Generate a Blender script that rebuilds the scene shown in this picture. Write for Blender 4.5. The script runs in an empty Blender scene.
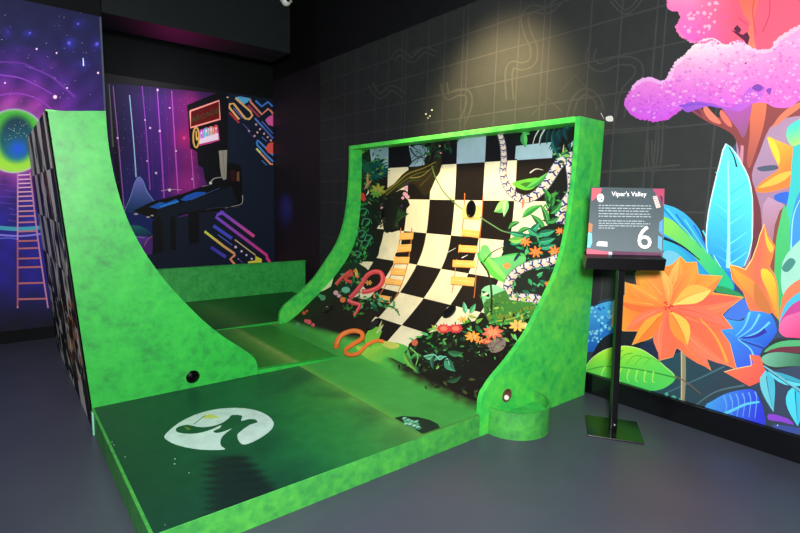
import bpy, bmesh, math, random
from mathutils import Vector, Matrix
C = bpy.context.scene.collection
sc = bpy.context.scene
PI = math.pi
# ---------------------------------------------------------------- camera (solved from the room's vanishing points)
CX, CY, F, H = 400.0, 266.5, 502.506, 1.45
ROT = Matrix(((0.77926999, 0.06266423, -0.62354749), (-0.62630154, 0.11282638, -0.77137319), (0.0220151, 0.99163673, 0.12716891)))
EYE = Vector((0, 0, H))
cd = bpy.data.cameras.new('camera'); cam = bpy.data.objects.new('camera', cd); C.objects.link(cam)
cd.sensor_fit = 'HORIZONTAL'; cd.sensor_width = 36.0; cd.lens = F * 36 / 800; cd.clip_start = .05
cam.matrix_world = Matrix.Translation(EYE) @ ROT.to_4x4()
sc.camera = cam

def ray(px, py): return ROT @ Vector((px - CX, CY - py, -F))
def at(px, py, ax, val):
    r = ray(px, py); return EYE + r * ((val - EYE[ax]) / r[ax])
def proj(p):
    q = ROT.transposed() @ (Vector(p) - EYE)
    return (CX - F * q.x / q.z, CY + F * q.y / q.z)

def lin(c):
    return tuple((x / 255 / 12.92 if x / 255 <= .04045 else ((x / 255 + .055) / 1.055) ** 2.4) if x > 0 else 0 for x in c)
def mixc(a, b, t):
    t = max(0, min(1, t)); return tuple(a[i] + (b[i] - a[i]) * t for i in range(3))
def ramp(t, stops):
    if t <= stops[0][0]: return stops[0][1]
    for (a, ca), (b, cb) in zip(stops, stops[1:]):
        if t <= b: return mixc(ca, cb, (t - a) / (b - a + 1e-9))
    return stops[-1][1]
def G(p0, c0, p1, c1, *more):          # painted colour gradient between two points
    dx, dy = p1[0] - p0[0], p1[1] - p0[1]; n = dx * dx + dy * dy + 1e-9
    return lambda u, v, x, y: mixc(c0, c1, ((x - p0[0]) * dx + (y - p0[1]) * dy) / n)
def Z(ox, oy, s, pts): return [(ox + x / s, oy + y / s) for x, y in pts]

# ---------------------------------------------------------------- materials
def new_mat(name):
    m = bpy.data.materials.new(name); m.use_nodes = True
    nt = m.node_tree; b = nt.nodes['Principled BSDF']; return m, nt, b
def plain(name, col, rough=.5, metal=0, spec=.5, var=.06, scale=6, bump=0, emit=None, es=0):
    m, nt, b = new_mat(name); N = nt.nodes; L = nt.links
    tc = N.new('ShaderNodeTexCoord'); no = N.new('ShaderNodeTexNoise'); no.inputs['Scale'].default_value = scale; no.inputs['Detail'].default_value = 5
    L.new(tc.outputs['Object'], no.inputs['Vector'])
    mx = N.new('ShaderNodeMix'); mx.data_type = 'RGBA'
    c = lin(col); a = tuple(max(0, x * (1 - var * 3)) for x in c); d = tuple(min(1, x * (1 + var * 3)) for x in c)
    mx.inputs[6].default_value = (*a, 1); mx.inputs[7].default_value = (*d, 1)
    L.new(no.outputs['Fac'], mx.inputs[0]); L.new(mx.outputs[2], b.inputs['Base Color'])
    b.inputs['Roughness'].default_value = rough; b.inputs['Metallic'].default_value = metal; b.inputs['Specular IOR Level'].default_value = spec
    if bump:
        bp = N.new('ShaderNodeBump'); bp.inputs['Strength'].default_value = bump; bp.inputs['Distance'].default_value = .01
        L.new(no.outputs['Fac'], bp.inputs['Height']); L.new(bp.outputs['Normal'], b.inputs['Normal'])
    if emit:
        b.inputs['Emission Color'].default_value = (*lin(emit), 1); b.inputs['Emission Strength'].default_value = es
    return m
def sponge(name, dark, mid, light, scale=5.5, rough=.45):
    m, nt, b = new_mat(name); N = nt.nodes; L = nt.links
    tc = N.new('ShaderNodeTexCoord')
    n1 = N.new('ShaderNodeTexNoise'); n1.inputs['Scale'].default_value = scale; n1.inputs['Detail'].default_value = 4; n1.inputs['Roughness'].default_value = .6; n1.inputs['Distortion'].default_value = .4
    n2 = N.new('ShaderNodeTexNoise'); n2.inputs['Scale'].default_value = scale * 3.2; n2.inputs['Detail'].default_value = 4; n2.inputs['Roughness'].default_value = .6
    L.new(tc.outputs['Object'], n1.inputs['Vector']); L.new(tc.outputs['Object'], n2.inputs['Vector'])
    r = N.new('ShaderNodeValToRGB'); e = r.color_ramp.elements
    e[0].position = .30; e[0].color = (*lin(dark), 1); e[1].position = .72; e[1].color = (*lin(light), 1)
    k = e.new(.47); k.color = (*lin(mid), 1)
    ad = N.new('ShaderNodeMath'); ad.operation = 'MULTIPLY_ADD'; ad.inputs[1].default_value = .5
    h = N.new('ShaderNodeMath'); h.operation = 'MULTIPLY'; h.inputs[1].default_value = .5
    L.new(n2.outputs['Fac'], h.inputs[0]); L.new(n1.outputs['Fac'], ad.inputs[0]); L.new(h.outputs[0], ad.inputs[2]); L.new(ad.outputs[0], r.inputs[0])
    L.new(r.outputs[0], b.inputs['Base Color']); b.inputs['Roughness'].default_value = rough
    bp = N.new('ShaderNodeBump'); bp.inputs['Strength'].default_value = .12; bp.inputs['Distance'].default_value = .004
    L.new(n2.outputs['Fac'], bp.inputs['Height']); L.new(bp.outputs['Normal'], b.inputs['Normal'])
    return m
def painted(name, rough=.5, var=.10, scale=9, spec=.4):
    m, nt, b = new_mat(name); N = nt.nodes; L = nt.links
    at_ = N.new('ShaderNodeAttribute'); at_.attribute_name = 'paint'
    tc = N.new('ShaderNodeTexCoord'); no = N.new('ShaderNodeTexNoise'); no.inputs['Scale'].default_value = scale; no.inputs['Detail'].default_value = 6
    L.new(tc.outputs['Object'], no.inputs['Vector'])
    mr = N.new('ShaderNodeMapRange'); mr.inputs[1].default_value = .3; mr.inputs[2].default_value = .7; mr.inputs[3].default_value = 1 - var; mr.inputs[4].default_value = 1 + var
    L.new(no.outputs['Fac'], mr.inputs[0])
    mx = N.new('ShaderNodeVectorMath'); mx.operation = 'SCALE'
    L.new(at_.outputs['Color'], mx.inputs[0]); L.new(mr.outputs[0], mx.inputs['Scale'])
    L.new(mx.outputs[0], b.inputs['Base Color']); b.inputs['Roughness'].default_value = rough; b.inputs['Specular IOR Level'].default_value = spec
    return m
M = dict(
    green=sponge('green_sponged_paint', (26, 124, 52), (34, 160, 56), (50, 182, 62), 7),
    green_r=sponge('bright_green_sponged_paint', (30, 140, 70), (52, 182, 72), (96, 208, 66), 6),
    green_rail=sponge('lime_green_rail_paint', (56, 186, 64), (80, 216, 80), (112, 230, 96), 7),
    green_dark=sponge('deep_green_sponged_paint', (32, 128, 58), (44, 160, 68), (66, 184, 84), 9),
    skirt=sponge('olive_green_skirt_paint', (38, 108, 56), (54, 142, 60), (80, 174, 62), 7),
    art=painted('painted_artwork', .55, .08, 9, .25), artgloss=painted('printed_wall_mural', .6, .03, 9, .2), deck=painted('painted_deck', .42, .12, 14),
    floor=plain('grey_blue_epoxy_floor', (62, 66, 78), .4, 0, .35, .05, 3.2, .02),
    wall=plain('charcoal_wall_paint', (52, 52, 55), .7), black=plain('black_wall_paint', (12, 14, 16), .8, 0, .15),
    beam=plain('black_green_beam_paint', (18, 25, 27), .7, 0, .2), base=plain('black_gloss_baseboard', (7, 8, 11), .22),
    blackmetal=plain('black_powder_coated_steel', (12, 12, 14), .3, 0, .6), plate=plain('black_steel_base_plate', (10, 16, 11), .24, .1, .5),
    white=plain('white_plastic', (225, 228, 228), .35), lens=plain('dark_glass_lens', (10, 10, 12), .1),
    hole=plain('black_hole_lining', (6, 6, 7), .35), rim=plain('brown_hole_rim', (88, 62, 44), .5),
    ball=plain('white_golf_ball', (235, 228, 214), .35), ply=plain('plywood_back', (120, 96, 66), .7))

# ---------------------------------------------------------------- mesh helpers
def link(name, me, m, parent=None):
    o = bpy.data.objects.new(name, me); C.objects.link(o)
    if m: me.materials.append(m)
    if parent: o.parent = parent
    return o
def obj(name, bm, m, parent=None, smooth=False):
    me = bpy.data.meshes.new(name); bmesh.ops.recalc_face_normals(bm, faces=bm.faces); bm.to_mesh(me); bm.free()
    if smooth:
        for p in me.polygons: p.use_smooth = True
        try: me.set_sharp_from_angle(angle=math.radians(35))
        except Exception: pass
    return link(name, me, m, parent)
def bx(bm, x0, x1, y0, y1, z0, z1, bev=0):
    b2 = bmesh.new(); bmesh.ops.create_cube(b2, size=1)
    for v in b2.verts: v.co = Vector(((x0 + x1) / 2 + v.co.x * (x1 - x0), (y0 + y1) / 2 + v.co.y * (y1 - y0), (z0 + z1) / 2 + v.co.z * (z1 - z0)))
    if bev: bmesh.ops.bevel(b2, geom=list(b2.edges), offset=bev, segments=2, affect='EDGES', profile=.5)
    me = bpy.data.meshes.new('t'); b2.to_mesh(me); b2.free(); bm.from_mesh(me); bpy.data.meshes.remove(me); return bm
def box(name, m, x0, x1, y0, y1, z0, z1, bev=0, parent=None):
    return obj(name, bx(bmesh.new(), x0, x1, y0, y1, z0, z1, bev), m, parent)
def prism(outline, y0, y1, holes=()):    # outline in (x, z), extruded along y
    bm = bmesh.new(); es = []
    for loop in [outline] + list(holes):
        vs = [bm.verts.new((x, y0, z)) for x, z in loop]
        es += [bm.edges.new((vs[i], vs[(i + 1) % len(vs)])) for i in range(len(vs))]
    r = bmesh.ops.triangle_fill(bm, edges=es, use_beauty=True)
    faces = [g for g in r['geom'] if isinstance(g, bmesh.types.BMFace)]
    e = bmesh.ops.extrude_face_region(bm, geom=faces)
    for g in e['geom']:
        if isinstance(g, bmesh.types.BMVert): g.co.y = y1
    return bm
def cyl(bm, c, r0, r1, z0, z1, n=32, axis='Z', cap=True):
    rings = []
    for r, z in ((r0, z0), (r1, z1)):
        ring = []
        for i in range(n):
            a = 2 * PI * i / n; p = (c[0] + r * math.cos(a), c[1] + r * math.sin(a), z)
            ring.append(bm.verts.new(p))
        rings.append(ring)
    for i in range(n): bm.faces.new((rings[0][i], rings[0][(i + 1) % n], rings[1][(i + 1) % n], rings[1][i]))
    if cap: bm.faces.new(rings[0]); bm.faces.new(rings[1])
    return bm
def thing(name, label, cat, loc, group=None):
    o = bpy.data.objects.new(name, None); C.objects.link(o); o.location = loc; o.empty_display_size = .1
    o['label'] = label; o['category'] = cat
    if group: o['group'] = group
    return o
def adopt(o, root):                      # part built in world coordinates under an Empty
    o.parent = root; o.matrix_parent_inverse = Matrix.Translation(-root.location)
    return o
def tag(o, label, cat, group=None):
    o['label'] = label; o['category'] = cat
    if group: o['group'] = group
    return o
def struct(o): o['kind'] = 'structure'; return o

def catmull(pts, n=6, closed=False):
    P = list(pts); N_ = len(P); out = []
    rng = range(N_) if closed else range(N_ - 1)
    for i in rng:
        if closed: p0, p1, p2, p3 = P[i - 1], P[i], P[(i + 1) % N_], P[(i + 2) % N_]
        else: p0, p1, p2, p3 = P[max(i - 1, 0)], P[i], P[i + 1], P[min(i + 2, N_ - 1)]
        for k in range(n):
            t = k / n; t2 = t * t; t3 = t2 * t
            out.append(tuple(.5 * (2 * p1[j] + (p2[j] - p0[j]) * t + (2 * p0[j] - 5 * p1[j] + 4 * p2[j] - p3[j]) * t2 + (3 * p1[j] - p0[j] - 3 * p2[j] + p3[j]) * t3) for j in range(len(p1))))
    if not closed: out.append(tuple(P[-1]))
    return out

# ---------------------------------------------------------------- artwork painted on a surface, as paint layers on its own mesh
class Art:
    def __init__(s, hit, to3, bounds, cell=.08, curved=False, step=.00003, base=.0004, mul=1.0):
        s.mul = mul
        s.hit, s.to3, s.b, s.cell, s.curved = hit, to3, bounds, cell, curved
        s.V, s.Fc, s.Cc = [], [], []; s.n = 0; s.grid = {}; s.top = 0; s.step = step; s.base = base
    def solid(s, verts, faces, col):     # the body under the paint
        k = len(s.V); s.V += [tuple(v) for v in verts]; s.Fc += [tuple(i + k for i in f) for f in faces]; s.Cc += [lin(col)] * len(verts)
    def faces_uv(s, polys, col, bump=True, cell=None):
        """polys: list of uv polygons sharing one colour (tuple or function) and one layer"""
        u0, u1, v0, v1 = s.b; g = .02; cells = set()
        for P in polys:
            if len(P) < 3: continue
            a0, a1 = max(u0, min(p[0] for p in P)), min(u1, max(p[0] for p in P)); b0, b1 = max(v0, min(p[1] for p in P)), min(v1, max(p[1] for p in P))
            for i in range(int(a0 / g) - 1, int(a1 / g) + 2):
                for j in range(int(b0 / g) - 1, int(b1 / g) + 2): cells.add((i, j))
        if bump: s.n = max((s.grid.get(c, 0) for c in cells), default=0) + 1
        for c in cells:
            if s.grid.get(c, 0) < s.n: s.grid[c] = s.n
        s.top = max(s.top, s.n)
        off = s.base + s.n * s.step
        fn = callable(col)
        bm = bmesh.new()
        for q_, P in enumerate(polys):
            if len(P) < 3: continue
            try:
                vs = [bm.verts.new((p[0], p[1], (q_ % 5) * s.step / 5)) for p in P]
                if len(P) <= 4: bm.faces.new(vs)
                else:
                    es = [bm.edges.new((vs[i], vs[(i + 1) % len(vs)])) for i in range(len(vs))]
                    bmesh.ops.triangle_fill(bm, edges=es, use_beauty=True)
            except Exception: pass
        if not bm.verts: bm.free(); return
        us = [v.co.x for v in bm.verts]; vv = [v.co.y for v in bm.verts]
        for co, no, out in (((u0, 0, 0), (-1, 0, 0), min(us) < u0), ((u1, 0, 0), (1, 0, 0), max(us) > u1), ((0, v0, 0), (0, -1, 0), min(vv) < v0), ((0, v1, 0), (0, 1, 0), max(vv) > v1)):
            if out: bmesh.ops.bisect_plane(bm, geom=list(bm.verts) + list(bm.edges) + list(bm.faces), dist=1e-6, plane_co=co, plane_no=no, clear_outer=True)
        if not bm.faces: bm.free(); return
        cl = cell or s.cell
        us = [v.co.x for v in bm.verts]; vv = [v.co.y for v in bm.verts]
        def cut(lo, hi, ax, c):
            k = math.floor(lo / c) + 1
            while k * c < hi:
                co = (k * c, 0, 0) if ax == 0 else (0, k * c, 0); no = (1, 0, 0) if ax == 0 else (0, 1, 0)
                bmesh.ops.bisect_plane(bm, geom=list(bm.verts) + list(bm.edges) + list(bm.faces), dist=1e-6, plane_co=co, plane_no=no); k += 1
        if fn: cut(min(us), max(us), 0, cl)
        if fn or s.curved: cut(min(vv), max(vv), 1, .05 if s.curved else cl)
        bm.verts.index_update(); k = len(s.V)
        if not fn: c0 = lin(col)
        for v in bm.verts:
            p = s.to3(v.co.x, v.co.y, off + v.co.z); s.V.append(tuple(p))
            if fn:
                x, y = proj(p); s.Cc.append(lin(col(v.co.x, v.co.y, x, y)))
            else: s.Cc.append(c0)
        for f in bm.faces: s.Fc.append(tuple(v.index + k for v in f.verts))
        bm.free()
    def P(s, pts, col, sm=0, **kw):       # one polygon from photo points, unprojected on to the surface
        if sm: pts = catmull(pts, sm, True)
        s.faces_uv([[s.hit(*p) for p in pts]], col, **kw)
    def many(s, plist, col, **kw):
        s.faces_uv([[s.hit(*p) for p in pts] for pts in plist], col, **kw)
    def ribbon(s, pts, w0, w1, sm=5):
        if sm and len(pts) > 2: pts = catmull(pts, sm)
        n = len(pts); L, R = [], []
        for i, p in enumerate(pts):
            a = pts[max(i - 1, 0)]; b = pts[min(i + 1, n - 1)]
            dx, dy = b[0] - a[0], b[1] - a[1]; l = math.hypot(dx, dy) or 1
            w = (w0 + (w1 - w0) * i / (n - 1)) / 2
            L.append((p[0] - dy / l * w, p[1] + dx / l * w)); R.append((p[0] + dy / l * w, p[1] - dx / l * w))
        return [[L[i], L[i + 1], R[i + 1], R[i]] for i in range(n - 1)]
    def S(s, pts, w0, col, w1=None, sm=5, **kw):
        s.many(s.ribbon(pts, w0, w0 if w1 is None else w1, sm), col, **kw)
    def leaf_pts(s, a, b, w, bend=0, k=.8, n=7):
        dx, dy = b[0] - a[0], b[1] - a[1]; l = math.hypot(dx, dy) or 1; nx, ny = -dy / l, dx / l
        cen, L, R = [], [], []
        for i in range(n + 1):
            t = i / n; bb = bend * 4 * t * (1 - t); c = (a[0] + dx * t + nx * bb, a[1] + dy * t + ny * bb)
            ww = w / 2 * math.sin(PI * t ** k) if 0 < t < 1 else 0
            cen.append(c); L.append((c[0] + nx * ww, c[1] + ny * ww)); R.append((c[0] - nx * ww, c[1] - ny * ww))
        return cen, L, R
    def leaf(s, a, b, w, c1, c2=None, bend=0, vein=None, k=.8, edge=None):
        cen, L, R = s.leaf_pts(a, b, w, bend, k)
        if edge:
            c_, L2, R2 = s.leaf_pts(a, (b[0] + (b[0] - a[0]) * .03, b[1] + (b[1] - a[1]) * .03), w + 1.0, bend, k); s.P(L2 + R2[-2:0:-1], edge)
        s.P(L + cen[-2:0:-1], c1); s.P(R + cen[-2:0:-1], c2 or c1, bump=False)
        if vein: s.S(cen[1:-1], max(.5, w * .06), vein, .3, sm=0)
    def flower(s, x, y, r, n, col, ctr=(250, 210, 80), rot=0, sq=.8, w=.5, tip=None):
        r *= .95; w *= .8
        pol = []
        for i in range(n):
            a = rot + 2 * PI * i / n; b = (x + r * math.cos(a), y + r * sq * math.sin(a))
            cen, L, R = s.leaf_pts((x, y), b, r * w, 0, 1.2, 5); pol.append(L + R[-2:0:-1])
        s.many(pol, col)
        s.many([[(x + (p[0] - x) * .55, y + (p[1] - y) * .55) for p in q] for q in pol], mixc(col, ctr or col, .55))
        if ctr: s.dots([(x, y, r * .16)], mixc(ctr, (190, 60, 40), .4))
    def dots(s, lst, col, n=7, sq=1, **kw):
        s.many([[(x + r * math.cos(2 * PI * i / n), y + r * sq * math.sin(2 * PI * i / n)) for i in range(n)] for x, y, r in lst], col, **kw)
    def text(s, body, org, ux, uy, col, size=1.0, bold=0):
        cu = bpy.data.curves.new('t', 'FONT'); cu.body = body; cu.size = size; cu.offset = bold; cu.align_x = 'CENTER'; cu.align_y = 'CENTER'; cu.resolution_u = 3
        o = bpy.data.objects.new('t', cu); C.objects.link(o); dg = bpy.context.evaluated_depsgraph_get(); dg.update()
        me = bpy.data.meshes.new_from_object(o.evaluated_get(dg))
        pol = [[(org[0] + me.vertices[i].co.x * ux[0] + me.vertices[i].co.y * uy[0], org[1] + me.vertices[i].co.x * ux[1] + me.vertices[i].co.y * uy[1]) for i in p.vertices] for p in me.polygons]
        bpy.data.objects.remove(o); bpy.data.curves.remove(cu); bpy.data.meshes.remove(me)
        s.many(pol, col)
    def make(s, name, m, parent=None):
        print('layers', name, s.top)
        me = bpy.data.meshes.new(name); me.from_pydata(s.V, [], s.Fc); me.update()
        ca = me.color_attributes.new('paint', 'FLOAT_COLOR', 'POINT')
        ca.data.foreach_set('color', [x for c in s.Cc for x in (c[0] * s.mul, c[1] * s.mul, c[2] * s.mul, 1.0)])
        if s.curved:
            for p in me.polygons: p.use_smooth = True
            try: me.set_sharp_from_angle(angle=math.radians(30))
            except Exception: pass
        return link(name, me, m, parent)
def box_solid(A, x0, x1, y0, y1, z0, z1, col):
    v = [(x, y, z) for x in (x0, x1) for y in (y0, y1) for z in (z0, z1)]
    A.solid(v, [(0, 1, 3, 2), (4, 6, 7, 5), (0, 4, 5, 1), (2, 3, 7, 6), (0, 2, 6, 4), (1, 5, 7, 3)], col)
rnd = random.Random(6)
# ================================================================ THE ROOM
XW = 3.565; YL = 6.10; YB = 7.70; CEIL = 4.1
struct(box('floor', M['floor'], -3.2, XW + .1, -3, YB + .1, -.1, 0))
struct(box('ceiling', M['black'], -3.2, XW + .1, -3, YB + .1, CEIL, CEIL + .1))
struct(box('wall_behind', M['black'], -3.2, XW + .1, -3.1, -3, 0, CEIL))
struct(box('wall_west', M['black'], -3.3, -3.2, -3.1, YB + .1, 0, CEIL))
struct(box('wall_left', M['black'], -3.2, .972, YL, YL + .12, 0, CEIL))
struct(box('wall_partition', M['black'], .852, .972, YL + .12, YB, 0, CEIL))
struct(box('wall_back', M['black'], .852, XW + .1, YB, YB + .1, 0, CEIL))
struct(box('trim_1', M['beam'], .98, 3.06, YL, YL + .55, 3.29, CEIL))          # dropped beam over the alcove
struct(box('baseboard_right', M['base'], XW - .03, XW, -3, YB, 0, .158, .004))
struct(box('baseboard_left', M['black'], -3.2, .972, YL - .015, YL, 0, .10, .003))

# ---- right wall: charcoal panelling up to 3.29 m with a faint line drawing
def hit_r(x, y): p = at(x, y, 0, XW); return (p.y, p.z)
W = Art(hit_r, lambda u, v, o: (XW - o, u, v), (-3, YB, 0, 3.29), cell=.3)
box_solid(W, XW, XW + .1, -3, YB, 0, CEIL, (16, 17, 20))
W.faces_uv([[(-3, 0), (6.22, 0), (6.22, 3.29), (-3, 3.29)]], (41, 43, 44))
W.faces_uv([[(6.22, 0), (YB, 0), (YB, 3.29), (6.22, 3.29)]], (34, 29, 34))
LC = (55, 55, 57); LC2 = (55, 56, 54)
q = []
for z in (.45, .95, 1.42, 1.70, 1.98, 2.26, 2.52, 2.78, 3.02): q.append([(-3, z), (6.2, z), (6.2, z + .011), (-3, z + .011)])
W.faces_uv(q, LC)
q = []
y = -2.9; k = 0
while y < 6.1:
    q.append([(y, .2), (y, 3.28), (y + .012, 3.28), (y + .012, .2)])
    if k % 3 == 0: q.append([(y + .06, .2), (y + .06, 3.28), (y + .072, 3.28), (y + .072, .2)])
    y += (.31, .24, .36)[k % 3]; k += 1
W.faces_uv(q, LC)
def track(pts, w=9):
    for d in (-w / 2, w / 2):
        c = catmull(pts, 6); out = []
        for i, p in enumerate(c):
            a = c[max(i - 1, 0)]; b = c[min(i + 1, len(c) - 1)]; dx, dy = b[0] - a[0], b[1] - a[1]; l = math.hypot(dx, dy) or 1
            out.append((p[0] - dy / l * d, p[1] + dx / l * d))
        W.S(out, 1.7, LC2, sm=0)
track(Z(400, 0, 4, [(640, 0), (590, 40), (530, 35), (500, 70), (510, 130), (535, 190), (530, 245), (490, 265), (450, 260), (435, 300), (440, 400)]), 7)
track(Z(400, 0, 4, [(175, 330), (190, 385), (230, 370), (270, 375), (275, 420), (250, 490)]), 6)
track(Z(400, 0, 4, [(680, 470), (700, 400), (745, 365), (790, 400), (800, 440)]), 6)
track(Z(400, 0, 4, [(770, 190), (760, 240), (800, 270), (870, 245), (940, 250), (955, 300), (900, 370), (880, 470)]), 8)
track([(612, 0), (625, 12), (638, 2), (644, -12)], 4); track([(650, 140), (651, 165), (657, 168), (660, 150), (661, 120)], 4)
track([(393, 60), (400, 52), (412, 60), (424, 50), (436, 54)], 5); track([(370, 84), (380, 96), (392, 88), (404, 96)], 5)
W.S([(560, 92), (575, 75), (590, 92)], 1, LC2, sm=0); W.S([(532, 115), (548, 98), (562, 112)], 1, LC2, sm=0)
W.S([(600, 172), (680, 165)], 2.2, LC2, sm=0); W.S([(600, 131), (668, 126)], 1.4, LC2, sm=0)
W.P([(606, 117), (612, 116), (613, 121), (607, 121)], (190, 192, 190), 3); W.S([(601, 113), (604, 119)], 1, (150, 150, 150), .4, sm=0)
W.dots([(426, 114, .9), (430, 116, .8), (432, 110, .9), (428, 118, .7)], (220, 214, 190))
wr = struct(W.make('wall_right', M['art']))

# ---- the jungle mural on the right wall
J = Art(hit_r, lambda u, v, o: (XW - .003 - o, u, v), (.28, 3.2, .16, 3.285), cell=.05, mul=.80); J.cell = .035
bgp = [(603, 243), (606, 380), (690, 420), (800, 452), (1100, 560), (1100, -300), (800, -200), (700, -60), (672, -40), (760, 40), (760, 130), (735, 130), (745, 180), (722, 150), (708, 230), (700, 250), (640, 210)]
J.P([(585, 330), (586, 385), (690, 425), (800, 460), (1300, 640), (1300, 380), (800, 130), (780, 120), (745, 135), (720, 160), (705, 240), (660, 290), (600, 300)], G((600, 380), (44, 62, 78), (800, 200), (70, 80, 120)))
J.P([(735, 120), (810, 90), (1300, -100), (1300, 420), (800, 300), (745, 290)], G((760, 150), (176, 142, 172), (790, 260), (150, 110, 140)))
# trunk and branches
BR = (122, 62, 66)
J.P([(680, 102), (700, 108), (722, 118), (740, 106), (775, 98), (812, 84), (812, 112), (786, 118), (770, 128), (760, 152), (752, 175), (757, 195), (762, 222), (762, 300), (747, 300), (754, 225), (750, 195), (742, 165), (736, 140), (726, 130), (706, 121)], G((735, 110), (150, 74, 74), (755, 260), (104, 52, 66)), 3)
J.P([(751, 100), (766, 100), (764, 125), (757, 148), (750, 168), (747, 160), (750, 135)], G((757, 105), (236, 124, 88), (752, 165), (170, 88, 84)), 3)
J.P([(720, 102), (750, 100), (750, 118), (744, 138), (737, 128), (728, 116)], G((735, 100), (190, 90, 190), (742, 138), (150, 90, 130)), 3)
J.P([(705, 105), (712, 112), (721, 122), (719, 124), (710, 120), (704, 111)], (240, 130, 110), 3)
J.P([(722, 110), (730, 120), (732, 127), (726, 124), (720, 115)], (236, 120, 104), 3)
J.P([(773, 128), (778, 118), (790, 107), (802, 102), (800, 108), (786, 118)], (232, 128, 100), 3)
J.P([(741, 145), (744, 146), (743, 166), (740, 160)], (206, 140, 160))
J.P([(700, 110), (690, 105), (683, 104), (692, 109), (703, 117)], (110, 56, 90))
# mauve background detail right of trunk
J.P([(763, 205), (775, 200), (784, 205), (780, 235), (768, 300), (762, 290)], G((764, 200), (190, 150, 180), (780, 290), (150, 84, 84)), 2)
J.P([(775, 225), (785, 205), (792, 212), (786, 250), (776, 290), (770, 280)], (140, 76, 66), 2)
# pink canopies
def pink(u, v, x, y):
    t = (y - 45) / 70
    c = ramp(t, [(0, (252, 226, 234)), (.25, (238, 176, 218)), (.6, (226, 122, 216)), (1.0, (204, 92, 224))])
    if x > 700: c = mixc(c, (238, 120, 200), min(1, (x - 700) / 80) * .6)
    return c
J.P([(756, -40), (800, -60), (900, -60), (900, 60), (800, 62), (745, 50)], (240, 100, 130))
up = Z(600, 0, 4, [(275, -60), (272, 5), (285, 38), (318, 45), (325, 72), (308, 108), (325, 140), (365, 166), (420, 170), (450, 160), (500, 186), (560, 165), (600, 196), (690, 196), (710, 160), (760, 120), (800, 100), (1100, 20), (1300, -200), (1000, -500), (600, -460), (400, -300)])
J.P(up, lambda u, v, x, y: mixc(ramp((y + 20) / 60, [(0, (248, 170, 210)), (.5, (246, 128, 190)), (1, (236, 104, 204))]), (250, 96, 124), (x - 690) / 45), 3)
J.P(Z(600, 0, 4, [(555, -40), (640, -40), (620, 60), (615, 140), (625, 195), (600, 195), (590, 150), (600, 90), (575, 60)]), G((740, 0), (246, 110, 96), (755, 48), (240, 130, 110)), 3)
J.S(Z(600, 0, 4, [(680, 0), (678, 60), (650, 130)]), 1.2, (206, 70, 96)); J.S(Z(600, 0, 4, [(620, -10), (612, 50), (625, 140)]), 1.4, (222, 84, 90)); J.S(Z(600, 0, 4, [(555, 70), (590, 100)]), 1, (206, 70, 96))
J.P(Z(600, 0, 4, [(535, 115), (550, 100), (566, 118), (560, 132), (545, 130)]), (92, 40, 70)); J.P(Z(600, 0, 4, [(572, 140), (590, 128), (600, 150), (590, 186), (575, 188), (580, 165), (530, 125), (528, 120)]), (92, 36, 66))
lowc = Z(600, 0, 4, [(108, 410), (130, 358), (165, 324), (205, 317), (240, 330), (272, 320), (298, 265), (340, 225), (378, 190), (410, 168), (450, 160), (480, 178), (510, 186), (545, 170), (572, 174), (600, 195), (640, 206), (690, 198), (710, 165), (745, 140), (800, 108), (900, 60), (1100, 60), (1200, 300), (1000, 400), (850, 400), (800, 402), (760, 430), (700, 430), (660, 412), (600, 415), (560, 440), (500, 430), (440, 412), (370, 415), (325, 432), (300, 450), (270, 472), (215, 480), (150, 466), (118, 440)])
J.P(lowc, pink, 3)
J.P(Z(600, 0, 4, [(325, 425), (380, 405), (450, 415), (520, 430), (560, 400), (600, 350), (660, 350), (640, 400), (600, 420), (560, 446), (500, 436), (440, 425), (380, 440), (350, 450)]), G((690, 105), (150, 84, 206), (750, 95), (196, 100, 214)), 3)
def in_poly(poly, x, y):
    c = False; j = len(poly) - 1
    for i in range(len(poly)):
        if (poly[i][1] > y) != (poly[j][1] > y) and x < (poly[j][0] - poly[i][0]) * (y - poly[i][1]) / (poly[j][1] - poly[i][1]) + poly[i][0]: c = not c
        j = i
    return c
lo_ = catmull(lowc, 8, True); sets = {}
for i in range(0, len(lo_), 2):
    x, y = lo_[i]
    if 624 < x < 830 and not (682 < x and y > 100): sets.setdefault(tuple(int(q_ / 12) * 12 for q_ in mixc(pink(0, 0, x, y), (255, 240, 248), .4 if y < 90 else 0)), []).append((x, y, rnd.uniform(1.6, 3.0)))
for c in sets: J.dots(sets[c], c, 9, .85)
uo_ = catmull(up, 8, True); J.dots([(x, y, rnd.uniform(1, 2.2)) for x, y in uo_[::2] if 0 < y < 45 and x < 750], (246, 130, 190), 9, .85)
for ps_ in range(7):
    sets = {}
    for i in range(190):
        x = rnd.uniform(628, 850); y = rnd.uniform(40, 120)
        if not all(in_poly(lowc, x + a, y + b) for a, b in ((-2, 0), (2, 0), (0, 2), (0, -2))): continue
        c = pink(0, 0, x, y); k = rnd.choice((0, 1, 1, 2)); c = (mixc(c, (170, 60, 190), .22), c, mixc(c, (255, 236, 246), .42))[k]
        c = tuple(int(q_ / 10) * 10 for q_ in c); r = rnd.uniform(.8, 2.2)
        sets.setdefault(c, []).append((x, y, r))
    for c in sets: J.dots(sets[c], c, 6, .75)
J.P([(752, 88), (758, 84), (764, 88), (758, 92)], (130, 70, 180), 2); J.P([(766, 90), (772, 88), (770, 95)], (140, 70, 180), 2); J.S([(680, 106), (700, 104), (720, 108)], 2, (130, 80, 210), 1)
J.dots([(rnd.uniform(684, 720), rnd.uniform(2, 34), rnd.uniform(.8, 2.4)) for i in range(26)], (252, 180, 214), 6); J.dots([(rnd.uniform(690, 730), rnd.uniform(8, 40), rnd.uniform(.6, 1.6)) for i in range(26)], (238, 100, 180), 6)
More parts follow.
